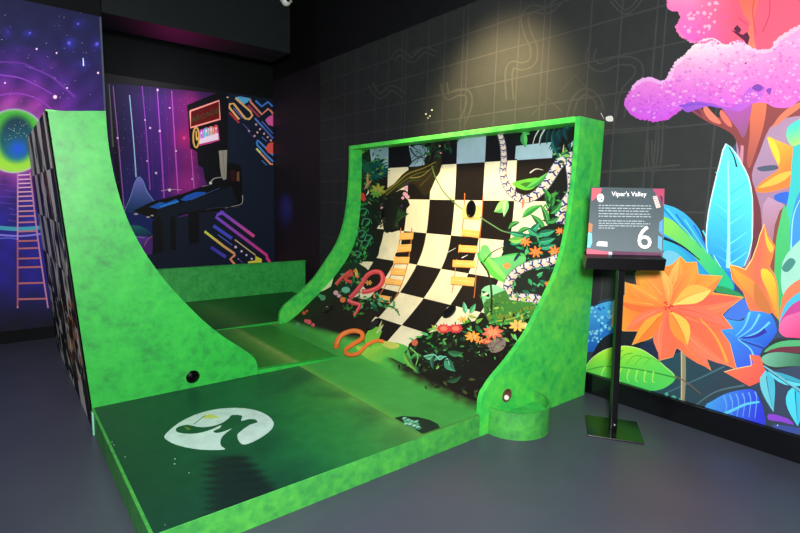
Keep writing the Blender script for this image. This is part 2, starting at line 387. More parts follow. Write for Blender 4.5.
# left blue-green leaves behind the sign
blue1 = G((640, 200), (72, 200, 236), (720, 290), (40, 130, 220))
J.P([(640, 196), (664, 204), (676, 208), (688, 216), (700, 230), (705, 245), (715, 254), (727, 266), (735, 290), (716, 288), (700, 276), (682, 262), (664, 250), (640, 240)], blue1, 3)
J.P([(655, 215), (672, 220), (690, 232), (702, 246), (718, 262), (734, 286), (724, 290), (704, 268), (688, 250), (668, 236), (655, 228)], G((660, 222), (150, 226, 90), (725, 280), (40, 196, 140)), 3)
for i in range(7):
    J.S([(658 + i * 9, 203 + i * 5.5), (672 + i * 8, 218 + i * 6), (690 + i * 6, 236 + i * 6)], 1.6, ((30, 120, 214), (90, 220, 240))[i % 2], .6)
J.P([(664, 238), (672, 242), (690, 258), (716, 284), (706, 286), (684, 268), (664, 252)], G((664, 244), (60, 196, 226), (712, 284), (30, 150, 200)), 3)
J.S([(664, 238), (682, 246), (700, 260)], 3.2, (24, 34, 48), .8)
J.P([(664, 252), (676, 252), (684, 262), (680, 272), (668, 270), (660, 268)], (120, 200, 230), 3)
# tall cyan leaf
tl = Z(600, 120, 4, [(508, 97), (484, 170), (458, 275), (437, 375), (428, 470), (434, 532)]) + [(714, 255), (722, 268), (733, 272), (744, 266), (751, 245)] + Z(600, 120, 4, [(607, 440), (608, 320), (592, 232), (566, 180), (545, 142)])
J.P([(x + (1.2 if x > 729 else -1.2), y - 1) for x, y in tl], (214, 250, 250), 2)
J.P(tl, lambda u, v, x, y: mixc(ramp((y - 140) / 130, [(0, (112, 246, 240)), (.45, (84, 226, 244)), (1, (44, 150, 240))]), (100, 236, 246), (x - 726) / 30 * .5), 2)
for i in range(9):
    y = 178 + i * 10
    J.S([(729, y + 6), (722, y), (715.5, y - 6 + i * .4)], 1.6, (66, 196, 242) if i > 3 else (110, 236, 240), .5)
    J.S([(730, y + 6), (739, y), (747, y - 6)], 1.6, (74, 206, 244) if i % 2 else (112, 238, 248), .5)
J.S([(728, 160), (729, 200), (729, 268)], 1.2, (170, 250, 240), 3.2)
J.S([(729, 147), (734, 156), (737, 167)], .8, (30, 60, 66), 1.8)
J.S([(727, 268), (728, 240), (730, 215)], 1.5, (150, 240, 250), .5)
# yellow star flower
J.P(Z(600, 120, 4, [(630, 190), (700, 180), (712, 196), (650, 206)]), (84, 92, 116), 3)
yf = G((768, 140), (254, 196, 64), (788, 172), (252, 132, 62))
J.P(Z(600, 120, 4, [(670, 68), (700, 78), (762, 104), (800, 130), (860, 190), (800, 250), (772, 262), (720, 280), (660, 291), (626, 286), (628, 270), (650, 245), (692, 215), (716, 192), (692, 140)]), yf, 2)
J.P(Z(600, 120, 4, [(634, 272), (670, 245), (720, 215), (770, 205), (740, 240), (690, 262)]), (254, 190, 76), 3)
J.P(Z(600, 120, 4, [(670, 72), (700, 90), (720, 140), (716, 180), (696, 140)]), (252, 214, 70), 3)
J.P([(775, 195), (784, 192), (790, 193), (791, 205), (782, 203), (775, 200)], (50, 104, 214), 2)
# right-edge teal leaves
J.P([(788, 128), (800, 119), (840, 100), (840, 170), (800, 148), (792, 146), (787, 138)], G((790, 125), (70, 220, 210), (800, 150), (200, 230, 90)), 3)
J.P([(793, 155), (800, 144), (860, 130), (860, 330), (800, 330), (786, 300), (780, 262), (783, 225), (790, 190)], G((788, 190), (60, 200, 200), (800, 300), (80, 206, 130)), 3)
J.P([(776, 245), (780, 222), (785, 205), (790, 225), (792, 260), (790, 300), (782, 330), (775, 290)], G((785, 210), (80, 196, 120), (784, 300), (60, 190, 110)), 3)
J.P([(790, 240), (796, 200), (806, 192), (812, 240), (800, 265)], (60, 150, 220), 3); J.S([(791, 262), (793, 220), (800, 200)], 1.6, (150, 226, 240), .8)
J.P([(783, 262), (797, 243), (806, 240), (806, 272), (790, 300), (782, 290)], (160, 220, 200), 3)
J.P([(782, 268), (790, 258), (796, 262), (788, 272)], (70, 140, 130), 3)
# swooping arcs on the far right
J.P([(780, 330), (782, 300), (790, 286), (806, 276), (840, 260), (840, 300), (806, 312), (790, 320)], (236, 128, 90), 3)
J.P([(780, 330), (784, 308), (794, 296), (806, 290), (840, 280), (840, 320), (800, 320)], (70, 190, 226), 3)
J.P([(780, 324), (786, 312), (800, 300), (840, 290), (840, 320), (800, 316), (786, 326)], (200, 70, 150), 3)
# blue fanned leaf
J.P([(715, 316), (732, 320), (744, 320), (748, 311), (762, 310), (772, 315), (777, 328), (776, 334), (768, 345), (760, 352), (754, 368), (740, 368), (730, 352), (722, 334)], G((735, 312), (70, 170, 244), (765, 350), (40, 90, 214)), 3)
J.P([(722, 330), (738, 338), (756, 342), (764, 346), (752, 366), (736, 368), (728, 348)], G((724, 335), (60, 140, 230), (745, 366), (60, 100, 230)), 2)
for p in ([(736, 336), (745, 326), (750, 312)], [(738, 338), (752, 328), (760, 314)], [(740, 339), (758, 332), (770, 322)]): J.S(p, .6, (110, 206, 250), 2.6)
J.S([(740, 338), (756, 336), (766, 330)], .8, (50, 50, 170), 5); J.S([(740, 340), (752, 344), (764, 348)], 1, (30, 70, 150), 2); J.S([(738, 339), (750, 348), (754, 356)], .8, (120, 214, 240), 1.8)
J.P([(744, 298), (749, 312), (740, 320), (728, 318), (724, 315)], (70, 120, 226), 2)
J.P([(722, 286), (738, 292), (745, 298), (735, 295), (718, 292), (714, 288)], (44, 150, 90), 2)
# tulip-like orange flower
tu = Z(580, 220, 4, [(740, 18), (756, 66), (782, 105), (772, 150), (760, 190), (782, 220), (794, 270), (796, 400), (770, 370), (680, 362), (668, 330), (655, 290), (612, 242), (600, 180), (640, 190), (664, 200), (690, 160), (712, 100), (722, 62)])
J.P([(x - .5, y - 1) for x, y in tu], (254, 226, 130), 1)
J.P(tu, lambda u, v, x, y: mixc((250, 140, 62), (250, 112, 88), 1 - abs((x - 758) / 20)), 1)
J.P(Z(580, 220, 4, [(604, 184), (640, 210), (690, 240), (730, 290), (745, 350), (715, 350), (680, 300), (640, 255)]), G((735, 270), (252, 170, 60), (764, 305), (250, 120, 80)), 3)
J.P(Z(580, 220, 4, [(728, 195), (760, 205), (784, 250), (790, 330), (792, 395), (772, 340), (745, 270), (728, 230)]), G((764, 270), (254, 206, 60), (776, 315), (252, 150, 60)), 3)
J.P(Z(580, 220, 4, [(740, 25), (752, 70), (776, 110), (764, 130), (745, 90)]), (254, 196, 70), 3)
J.P(Z(580, 220, 4, [(700, 250), (740, 300), (770, 370), (730, 365), (700, 330)]), (206, 120, 66), 3)
# magenta bud + striped dark leaves
J.P([(779, 330), (784, 318), (796, 313), (830, 305), (850, 330), (830, 345), (800, 338), (786, 337)], G((785, 320), (246, 110, 170), (800, 338), (236, 70, 130)), 3)
J.P([(762, 355), (768, 345), (778, 338), (800, 338), (860, 344), (860, 368), (800, 366), (775, 369), (764, 364)], (46, 54, 60), 3)
J.P([(764, 352), (776, 343), (800, 340), (860, 346), (860, 352), (800, 346), (778, 349)], (84, 180, 120), 3)
J.P([(766, 352), (780, 347), (800, 347), (860, 353), (860, 360), (800, 353), (778, 352)], (110, 50, 66), 2)
J.P([(763, 356), (776, 352), (800, 354), (860, 362), (860, 372), (800, 366), (776, 367), (764, 363)], G((765, 355), (120, 190, 160), (800, 366), (60, 120, 90)), 3)
# red-orange petal
J.P([(x, y) for x, y in Z(700, 340, 7.96, [(150, 268), (260, 235), (370, 212), (410, 200), (425, 170), (395, 115), (450, 122), (488, 135), (510, 210), (538, 270), (520, 305), (440, 350), (370, 372), (290, 362), (200, 318)])], G((735, 370), (252, 116, 88), (750, 386), (244, 96, 84)), 2)
J.S(Z(700, 340, 7.96, [(155, 266), (260, 233), (370, 210), (410, 198), (400, 118)]), .8, (254, 210, 150))
# cyan leaves lower right
J.leaf((766, 370), (774, 412), 15, (110, 206, 222), (80, 190, 220), 1, (60, 110, 140), .6)
J.leaf((768, 371), (812, 384), 10, (96, 220, 240), (60, 170, 200), 3, (30, 60, 80))
J.leaf((795, 385), (798, 426), 20, (80, 220, 244), (60, 200, 240), 0, (40, 90, 120), .7)
J.leaf((815, 385), (830, 430), 22, (70, 200, 230), (50, 170, 220), 0, (40, 90, 120))
J.S([(764, 366), (778, 375), (800, 390), (830, 404)], 2.2, (120, 190, 210), 1.5); J.S([(764, 367), (778, 377), (800, 392)], .8, (20, 40, 54), .6)
# green leaf, globe and dark shapes on the left
J.P([(586, 318), (592, 308), (606, 302), (616, 304), (618, 330), (606, 345), (588, 352), (584, 340)], G((590, 310), (70, 170, 226), (600, 345), (30, 100, 190)), 3)
J.dots([(rnd.uniform(588, 617), rnd.uniform(306, 342), rnd.uniform(.8, 2.2)) for i in range(46)], (130, 214, 244), 6); J.dots([(rnd.uniform(588, 617), rnd.uniform(306, 342), rnd.uniform(.6, 1.5)) for i in range(30)], (30, 100, 200), 6)
J.P([(592, 356), (598, 344), (606, 336), (622, 330), (636, 330), (646, 345), (640, 366), (610, 350), (592, 358)], (26, 30, 40), 3)
J.P([(640, 345), (668, 340), (688, 350), (700, 370), (720, 380), (740, 390), (730, 400), (700, 390), (670, 380), (650, 364)], (30, 44, 74), 3)
J.P([(640, 372), (690, 350), (725, 372), (760, 395), (770, 430), (720, 425), (660, 405)], G((660, 380), (40, 76, 90), (730, 400), (50, 66, 80)), 3)
J.S([(668, 392), (700, 378), (725, 366)], 1, (70, 110, 120), 2); J.S([(690, 410), (715, 392), (745, 385)], 1, (80, 110, 120), 2)
J.S([(683.5, 348), (684, 375), (683, 402)], 5, (150, 140, 110), 4.2); J.S([(682, 350), (682, 400)], 1.2, (200, 190, 150), sm=0)
gl = Z(580, 310, 4, [(22, 242), (40, 205), (75, 175), (120, 154), (180, 145), (225, 152), (262, 166), (310, 200), (345, 230), (386, 270), (352, 304), (320, 318), (285, 322), (230, 312), (170, 290), (100, 268), (50, 256)])
J.P([(x, y - .8) for x, y in gl], (214, 246, 150), 2)
J.P(gl, lambda u, v, x, y: mixc(ramp((y - 346) / 45, [(0, (196, 240, 60)), (.4, (120, 220, 70)), (1, (50, 190, 100))]), (90, 214, 90), (x - 620) / 55), 2)
J.S(Z(580, 310, 4, [(30, 240), (100, 225), (200, 232), (300, 250), (384, 270)]), .8, (60, 150, 60), 1.6)
for i in range(7): J.S([(606 + i * 8, 366 + i * .9), (602 + i * 8.5, 374 + i * 1.2), (604 + i * 8.6, 382)], 1.8, (156, 236, 90), .5)
for i in range(5): J.S([(608 + i * 9, 365), (616 + i * 9, 354 + i), (624 + i * 9, 350 + i * 3)], .6, (90, 190, 60), 1.2)
J.S(Z(580, 310, 4, [(380, 262), (430, 290), (485, 335)]), 1.4, (116, 96, 70), .8)
# blue leaf at the foot
bl = Z(700, 380, 7.96, [(40, 218), (110, 160), (200, 110), (300, 82), (410, 70), (450, 95), (480, 150), (510, 240), (520, 380), (400, 360), (250, 290)])
J.P(bl, G((710, 400), (70, 160, 240), (760, 415), (50, 60, 226)), 2)
for i in range(6): J.S(Z(700, 380, 7.96, [(200 + i * 48, 280 - i * 8 + i * 12), (215 + i * 48, 200 - i * 10), (190 + i * 50, 120 - i * 6)]), .6, (100, 170, 250), 1.6)
J.S(Z(700, 380, 7.96, [(190, 270), (280, 230), (370, 190), (475, 172)]), 3, (96, 206, 240), 2)
J.P(Z(700, 380, 7.96, [(545, 270), (600, 272), (660, 290), (715, 312), (750, 355), (650, 330), (550, 315)]), (140, 70, 214), 2)
J.P(Z(700, 380, 7.96, [(600, 350), (796, 380), (900, 400), (900, 480), (796, 430), (600, 390)]), (60, 80, 160), 2)
J.dots([(667, 394, 2), (674, 398, 3), (680, 400, 2)], (80, 170, 150)); J.dots([(778, 425, .8)], (220, 210, 200))
# the big orange flower
ctr = (669, 307)
fo = Z(580, 220, 4, [(137, 322), (182, 300), (183, 248), (230, 263), (222, 212), (285, 188), (335, 188), (370, 178), (404, 146), (428, 170), (468, 168), (476, 218), (572, 224), (530, 278), (536, 290), (656, 308), (592, 356), (570, 378), (613, 434)]) + Z(580, 310, 4, [(560, 74), (600, 130), (628, 236), (505, 186), (526, 240), (388, 150), (374, 186), (318, 201), (314, 160), (326, 96), (210, 139), (234, 84), (176, 84), (130, 60)])
J.P([(x + (x - ctr[0]) * .007, y + (y - ctr[1]) * .007) for x, y in fo], (252, 210, 150))
def fl(u, v, x, y):
    d = math.hypot(x - ctr[0], y - ctr[1]); t = math.atan2(y - ctr[1], x - ctr[0])
    c = mixc((250, 110, 62), (252, 166, 60), (d - 12) / 45)
    if y > 305 and x > 650: c = mixc(c, (250, 106, 84), .8)
    return c
J.P(fo, fl, cell=.03)
OR, OY, OC = (253, 158, 72), (254, 194, 96), (252, 122, 98)
for tip, w, a, b_, bend in (((680, 258), 17, OR, OY, 2), ((697, 264), 19, (253, 160, 60), OR, 1), ((660, 268), 18, OY, OR, 0), ((637, 270), 17, OR, (253, 176, 66), 0), ((722, 277), 18, (252, 130, 60), (253, 166, 70), 3),
                            ((628, 283), 15, (253, 170, 66), OR, -2), ((616, 300), 14, (253, 150, 60), (251, 120, 60), -2), ((626, 330), 15, OC, (252, 126, 70), 0), ((635, 343), 17, (252, 136, 60), (253, 164, 66), -2),
                            ((742, 298), 20, (251, 120, 90), (250, 104, 84), 3), ((662, 358), 20, OC, (251, 116, 86), 2), ((709, 368), 24, (251, 112, 80), OC, 2), ((732, 366), 24, OC, (251, 116, 80), 3), ((731, 328), 22, (250, 100, 80), OC, 0)):
    J.leaf(ctr, tip, w, G(ctr, mixc(a, (248, 112, 72), .55), tip, mixc(a, (254, 196, 110), .12)), G(ctr, mixc(b_, (244, 100, 72), .5), tip, b_), bend, None, 1.1)
    cen, L, R = J.leaf_pts(ctr, tip, w * .7, bend + w * .2, 1.1); J.S(cen[2:-1], 1.1, mixc(a, (254, 214, 120), .35), .3, sm=0)
    cen, L, R = J.leaf_pts(ctr, tip, w * .7, bend - w * .2, 1.1); J.S(cen[1:-2], 1.1, mixc(a, (224, 80, 56), .5), .3, sm=0)
J.leaf((669, 310), (688, 345), 19, (252, 150, 66), (253, 196, 84), -2, (236, 110, 60), 1.1)
J.leaf((672, 306), (712, 290), 19, (254, 214, 110), (253, 184, 84), -3, (246, 150, 70), 1.3)
J.leaf((664, 312), (636, 343), 16, (253, 170, 66), (252, 130, 56), 0, (236, 100, 50), 1.0)
J.S([(700, 318), (716, 336), (728, 362)], 1, (252, 166, 70), 3)
J.dots([(ctr[0] + rnd.uniform(-5, 5), ctr[1] + rnd.uniform(-5, 5), rnd.uniform(.6, 1.3)) for i in range(14)], (226, 60, 60), 6)
v = [(x, y, z) for x in (XW - .003, XW - .0005) for y in (-1.2, 1.99) for z in (.16, .17)]
tag(J.make('wall_mural', M['artgloss']), 'huge bright jungle flower and pink blossom tree mural on the charcoal right wall', 'mural')

# ---- left wall mural: portal in space with a ladder
def hit_l(x, y): p = at(x, y, 1, YL); return (p.x, p.z)
K = Art(hit_l, lambda u, v, o: (u, YL - .004 - o, v), (-2.2, .972, .12, 3.24), cell=.07, mul=1.3)
box_solid(K, -2.2, .972, YL - .004, YL - .0002, .12, 3.24, (30, 30, 60))
def space(u, v, x, y):
    d = math.hypot(x - 14, (y - 141))
    c = ramp(y, [(0, (20, 26, 62)), (45, (30, 32, 86)), (75, (42, 30, 96)), (165, (84, 34, 130)), (195, (52, 30, 140)), (222, (34, 32, 150)), (245, (34, 26, 150)), (285, (32, 26, 136)), (302, (20, 20, 84)), (318, (10, 12, 36)), (330, (8, 8, 22))])
    if d < 95 and y < 205: c = mixc(c, ramp(d, [(30, (214, 96, 190)), (45, (170, 52, 176)), (65, (104, 40, 160)), (95, (52, 32, 112))]), .85 * min(1, (205 - y) / 35))
    for bx_, by_, br_ in ((29, 34, 7), (69, 44, 9), (96, 45, 8), (78, 24, 6), (8, 32, 6), (84, 64, 8)):
        c = mixc((60, 56, 190), c, math.hypot(x - bx_, y - by_) / br_)
    for bx_, by_, br_ in ((56, 66, 6), (51, 56, 5), (71, 71, 5), (40, 86, 8)):
        c = mixc((140, 60, 150), c, math.hypot(x - bx_, y - by_) / br_ + .25)
    return mixc(c, (20, 14, 60), .25 * (1 + math.sin(x * .21 + 2.5 * math.sin(y * .06)) * math.sin(y * .16 + 1)))
K.faces_uv([[(-2.2, .12), (.972, .12), (.972, 3.24), (-2.2, 3.24)]], space, cell=.05)
K.faces_uv([[(.955, .5), (.972, .5), (.972, 3.24), (.955, 3.24)]], (70, 76, 92))
for r, c in ((50, (140, 56, 180)),):
    pts = [(14 + r * math.cos(a), 141 + r * .95 * math.sin(a)) for a in [PI * (1.0 + i / 10) for i in range(10)]]; K.S(pts, 2.5, c, 1)
K.S([(25, 66), (50, 76), (75, 97)], 1, (104, 50, 160), 2.6); K.S([(0, 75), (20, 78), (38, 86), (52, 94)], 1.5, (136, 60, 190), 1); K.S([(-5, 62), (20, 63), (35, 68)], 2, (96, 44, 150), 1)
E_ = lambda cx, cy, rx, ry, n=40: [(cx + rx * math.cos(2 * PI * i / n), cy + ry * math.sin(2 * PI * i / n)) for i in range(n)]
def ring(u, v, x, y):
    d = math.hypot((x - 14) / 32.5, (y - 141) / 32.5); c = mixc((70, 176, 60), (156, 222, 60), (y - 118) / 45)
    e = math.hypot((x - 16.5) / 19, (y - 139) / 24)
    if e < 1.15: c = mixc(mixc((16, 56, 74), (20, 120, 130), (y - 120) / 40), c, (e - .8) / .3)
    g = math.hypot(x - 18, y - 149)
    if e < 1: c = mixc((24, 84, 236), c, g / 13)
    if d > .9: c = mixc(c, (196, 190, 200), (d - .9) / .12)
    return c
K.P(E_(14, 141, 33.5, 33), (150, 90, 190)); K.P(E_(14, 141, 32.5, 32), ring, cell=.025)
K.dots([(rnd.uniform(5, 28), rnd.uniform(121, 140), .35) for i in range(26)], (190, 220, 220), 5)
K.S([(-20, 226), (20, 229), (52, 226)], 4, (60, 150, 176)); K.S([(-20, 233), (20, 236), (52, 232)], 2, (120, 110, 210)); K.S([(-20, 240), (10, 238), (20, 241)], 1.2, (90, 90, 200))
for i in range(8): K.S([(rnd.uniform(-10, 10), 178 + i * 6), (rnd.uniform(12, 30), 180 + i * 6)], 1, (90, 50, 170), .4)
rr = [45, 58, 70, 82, 95, 108, 122, 137, 152, 167, 185, 212, 240, 262, 292, 318, 365, 412]
for i, yy in enumerate(rr):
    y = 160 + yy / 2.96; xr = 30 + (y - 175) * .13
    K.S([(17.7, y), (xr, y - .6)], 1.1 + i * .04, mixc((226, 190, 220), (176, 96, 100), i / 12), sm=0)
K.S([(17.7, 172), (17.6, 240), (17.6, 308)], 1.5, (190, 130, 170)); K.S([(30, 172), (38, 240), (48, 308)], 1.5, (180, 120, 160)); K.S([(17.6, 240), (17.6, 306)], 1.4, (170, 80, 84), sm=0)
K.dots([(rnd.uniform(0, 100), rnd.uniform(12, 105), rnd.uniform(.2, .45)) for i in range(46)], (190, 170, 214), 5)
K.dots([(55, 97, 2.2)], (250, 190, 240)); K.dots([(55, 97, 1.1)], (255, 244, 255)); K.dots([(67, 88, 1), (98, 73, 1.2), (36.6, 49, 1.1), (56.5, 53, 1), (5, 83, 1)], (246, 206, 230))
K.dots([(29, 34, 1.6), (69, 44, 2.4), (96, 45, 2.2), (78, 24, 1.6), (8, 32, 1.2)], (50, 50, 156), 9); K.dots([(69, 43, 1.8), (97, 44, 1.8), (78, 24, 1.2), (30, 33, 1.2)], (90, 84, 214), 8)
K.S([(83, 58), (83.5, 66)], .8, (220, 230, 250), 1.4, sm=0)
tag(K.make('wall_mural', M['artgloss']), 'purple space mural with green ringed portal and ladder on the left wall', 'mural')

# ---- arcade mural on the back wall
def hit_b(x, y): p = at(x, y, 1, YB); return (p.x, p.z)
B = Art(hit_b, lambda u, v, o: (u, YB - .004 - o, v), (1.22, XW - .002, .12, 3.02), cell=.07, mul=1.2)
box_solid(B, 1.22, XW - .002, YB - .004, YB - .0002, .12, 3.02, (20, 24, 40))
def arc(u, v, x, y):
    c = ramp(x, [(106, (22, 20, 44)), (125, (34, 26, 76)), (145, (58, 28, 104)), (162, (74, 28, 120)), (178, (112, 28, 116)), (192, (140, 30, 110)), (203, (70, 26, 90))])
    c = mixc(c, (30, 30, 110), (y - 150) / 60 * (1 if x < 160 else .4)); c = mixc((196, 36, 110), c, math.hypot(x - 184, y - 138) / 20 + .3); c = mixc((170, 40, 140), c, math.hypot((x - 186) / 1.5, y - 184) / 20 + .15); return mixc(c, (30, 20, 60), (100 - y) / 22)
B.faces_uv([[(1.22, .12), (XW, .12), (XW, 3.02), (1.22, 3.02)]], arc, cell=.05)
B.P([(90, 40), (90, 81), (107.5, 82.8), (274, 98.8), (276, 90), (276, 60)], (14, 15, 18))
B.P([(108, 83), (110, 83), (124, 215), (119, 215)], (12, 12, 18))
for p, w, c in (([(109, 84), (113, 147)], 1.6, (80, 80, 76)), ([(113, 86), (118.8, 147), (124, 208)], 1, (150, 90, 170)), ([(129.5, 95), (134, 147), (136, 177)], 1.2, (150, 200, 226)), ([(142, 86), (146, 130), (150, 190)], 1.1, (150, 66, 190)),
                ([(157, 88), (161, 147), (164, 198)], 1.3, (176, 76, 200)), ([(171.6, 91), (175, 147), (178, 193)], 1.2, (196, 80, 196)), ([(187, 93), (188, 107)], .9, (90, 60, 130)), ([(191, 150), (194, 188)], 1, (196, 90, 190)), ([(150, 86), (153, 190)], .5, (80, 40, 130)), ([(165, 90), (170, 194)], .5, (100, 40, 140))):
    B.S(p, w * .7, c, w * 1.15, sm=3)
B.dots([(rnd.uniform(114, 200), rnd.uniform(92, 195), rnd.uniform(.18, .35)) for i in range(90)], (196, 140, 214), 5)
B.dots([(117.5, 138, 1.1), (150, 128, 1.2), (159.6, 131, 1.3), (145, 120, .9), (156, 173, 1.3), (169.6, 108, .9), (176, 151, 1), (157.5, 90, 1.3), (147, 161, .9), (192, 179, .8)], (236, 190, 240), 6)
B.dots([(184, 138, 1.8)], (230, 60, 140)); B.S([(161, 191), (170, 189.5), (182, 190)], .5, (220, 170, 200), .4); B.dots([(169.5, 190, 1.6)], (240, 220, 226)); 
B.P([(139, 177), (143, 180), (147, 190), (153, 200), (150, 206), (136, 212), (124, 220), (120, 220), (127, 208), (132, 192), (135, 181)], G((139, 178), (120, 120, 206), (136, 210), (26, 60, 110)), 3)
B.S([(122, 216), (130, 198), (135, 182), (139, 177), (143, 181), (147, 192), (154, 201)], .8, (110, 140, 190))
B.P([(119, 216), (134, 212), (152, 222), (152, 232), (140, 230), (124, 232)], (20, 36, 100), 2); B.P([(122, 230), (130, 225.5), (140, 226), (150, 232), (152, 242), (130, 240)], G((135, 226), (30, 110, 110), (138, 240), (16, 40, 80)), 3)
B.P([(126, 246), (134, 238), (143, 236), (152, 240), (153, 256), (130, 258)], G((140, 237), (96, 60, 160), (140, 256), (60, 20, 90)), 3); B.P([(143, 250), (148, 240), (153, 236), (153, 256), (140, 257)], (80, 40, 120), 2)
B.S([(127, 244), (136, 237), (144, 238)], .7, (130, 130, 200)); B.S([(144, 246), (148, 239), (153, 236)], .6, (190, 110, 130))
# the cabinet drawn in the mural
NV = (17, 28, 46)
B.P([(224, 93), (276, 97), (276, 270), (126, 270), (128, 257), (152, 254), (155, 222), (238, 206), (224, 170)], NV)
B.P([(187, 105), (219, 92), (228, 93), (228, 180), (208, 186), (205, 180), (203, 168), (198, 165), (197, 152), (190, 148)], (9, 10, 17))
B.P([(133, 211), (151, 202), (182, 194), (206, 185), (228, 178), (240, 182), (242, 202), (238, 207), (200, 214), (186, 214), (160, 222), (148, 217)], (7, 8, 12))
B.P([(158, 209), (182, 203), (206, 195), (232, 186), (240, 190), (240, 201), (232, 206), (212, 208), (190, 212), (178, 213), (176, 248), (154, 254), (153, 222)], (14, 24, 38))
B.P([(152, 222), (159, 215), (162, 222), (163, 252), (153, 254)], (8, 11, 18)); B.P([(170, 217), (175, 216), (176, 250), (171, 250)], (7, 9, 15)); B.P([(188, 213), (199, 210), (199, 242), (189, 245)], (7, 9, 15)); B.P([(199, 213), (214, 211), (206, 220), (199, 240)], (22, 26, 44))
B.P([(149, 207), (160, 202), (166, 203), (176, 199), (179, 202), (158, 209)], (26, 96, 190)); B.P([(180, 200), (186, 195.5), (196, 192), (206, 192), (204, 195), (186, 201)], (24, 88, 190)); B.P([(160, 206), (178, 200.5), (179, 202), (160, 207.5)], (50, 140, 230)); B.S([(190, 200), (220, 188)], .8, (60, 90, 150), .4, sm=0)
B.dots([(136, 214, 2.2), (148, 217, 2), (152, 215.5, 1.8)], (176, 168, 160), 8, .45)
B.P(Z(180, 145, 7.96, [(308, 45), (375, 40), (368, 272), (345, 278), (330, 258), (318, 180)]), (150, 146, 132)); B.S(Z(180, 145, 7.96, [(340, 40), (350, 180), (350, 260)]), .5, (110, 106, 96))
B.S(Z(180, 145, 7.96, [(238, 305), (262, 272), (300, 260), (345, 256)]), 1.4, (150, 148, 144), .7); B.dots([(210.5, 183, 1.6)], (210, 206, 200)); B.S([(202, 186.5), (209, 185)], .9, (120, 118, 116), .5, sm=0)
B.P(Z(180, 145, 7.96, [(378, 150), (450, 156), (488, 190), (492, 460), (470, 480), (400, 300)]), (7, 6, 8), 2); B.P(Z(180, 145, 7.96, [(452, 215), (470, 210), (472, 290), (450, 285)]), (110, 76, 46)); B.P(Z(180, 145, 7.96, [(400, 200), (440, 200), (440, 290), (405, 280)]), (50, 12, 14))
B.S(Z(180, 145, 7.96, [(496, 400), (498, 440), (486, 470), (440, 484), (360, 502)]), .9, (150, 150, 150), .5)
B.S(Z(180, 205, 7.96, [(200, 40), (260, 26), (360, 18), (470, 16)]), .9, (50, 52, 60), .7)
# painted neon signs
fr = Z(180, 90, 7.96, [(80, 168), (310, 85), (318, 232), (84, 300)])
B.P(fr, G((190, 100), (80, 12, 16), (220, 125), (110, 14, 14)), cell=.05)
B.text('ARCADE', (205, 115.5), (1, -.36), (0, -1), (60, 66, 34), 7.2, .12)
B.S([*fr, fr[0]], 2, (240, 110, 100), sm=0); B.S([*fr, fr[0]], 1, (250, 176, 164), sm=0)
B.P(Z(180, 90, 7.96, [(146, 330), (200, 300), (300, 285), (316, 400), (240, 425), (150, 446)]), (196, 60, 130), 1); B.P(Z(180, 90, 7.96, [(152, 345), (200, 310), (300, 296), (306, 394), (154, 430)]), (250, 226, 246))
for i, c in enumerate(((190, 90, 220), (80, 190, 210), (226, 150, 110), (226, 70, 80))):
    x = 199.8 + i * 4.8; y = 139 - i * 1.6
    B.S([(x, y), (x + .1, y - 7), (x + 1.6, y - 9), (x + 3, y - 7.4), (x + 3.1, y - .8)], 1.3, c); B.S([(x + 1.6, y - 1), (x + 1.6, y - 5)], 1.2, c, sm=0)
B.S(catmull(E_(196, 137.5, 2.9, 10, 12), 2, True) + [(198.9, 137.5)], 1.7, (226, 170, 84), sm=0); B.S([(196, 131), (196.5, 140), (198, 137)], 1.2, (230, 190, 110))
# stripes top right
def st(pts, w, c, c2=None): B.S(Z(180, 90, 7.96, pts), w, c, sm=0)
st([(440, 60), (480, 55), (560, 70)], .8, (90, 180, 220)); B.P(Z(180, 90, 7.96, [(440, 58), (555, 68), (540, 98), (505, 115), (470, 95)]), (90, 180, 226))
st([(370, 60), (385, 58)], 1.2, (200, 210, 180)); st([(440, 65), (560, 170), (575, 205), (550, 232), (520, 228), (425, 108), (395, 112), (392, 140), (470, 235)], 2, (236, 180, 110)); st([(392, 180), (470, 262)], 1.8, (190, 50, 66)); st([(425, 145), (500, 225)], 1, (110, 110, 190))
st([(555, 75), (565, 100), (650, 195), (700, 150), (725, 170), (738, 190)], 2, (236, 140, 120)); st([(600, 85), (650, 132), (700, 95), (735, 132)], 2, (70, 130, 220)); st([(540, 120), (630, 215)], 1.8, (170, 60, 90))
B.P(Z(180, 90, 7.96, [(740, 195), (700, 215), (678, 240), (700, 275), (740, 290)]), (230, 96, 170)); st([(595, 225), (740, 385)], 1.7, (90, 130, 210)); st([(650, 250), (738, 345)], 1.2, (80, 110, 190)); st([(660, 300), (738, 380)], .8, (60, 70, 140))
st([(740, 520), (640, 420), (615, 400), (610, 420), (615, 440), (700, 533), (740, 570)], 1.8, (70, 140, 220)); B.P(Z(180, 90, 7.96, [(740, 415), (700, 425), (680, 465), (700, 500), (740, 510)]), (236, 90, 80))
st([(610, 470), (720, 590), (738, 590)], 1.8, (240, 160, 130)); st([(606, 466), (640, 500)], 1.8, (220, 226, 120)); st([(650, 560), (690, 600)], 1, (70, 120, 170)); st([(650, 375), (690, 410)], 1.5, (80, 90, 160))
B.dots([(180 + x / 7.96, 90 + y / 7.96, 1.1) for x, y in ((605, 275), (636, 312), (615, 338), (668, 348), (592, 366), (697, 376), (548, 326), (722, 402))], (226, 170, 180), 8)
st([(500, 270), (560, 330)], .8, (90, 80, 150)); st([(540, 330), (590, 385)], .7, (50, 50, 100))
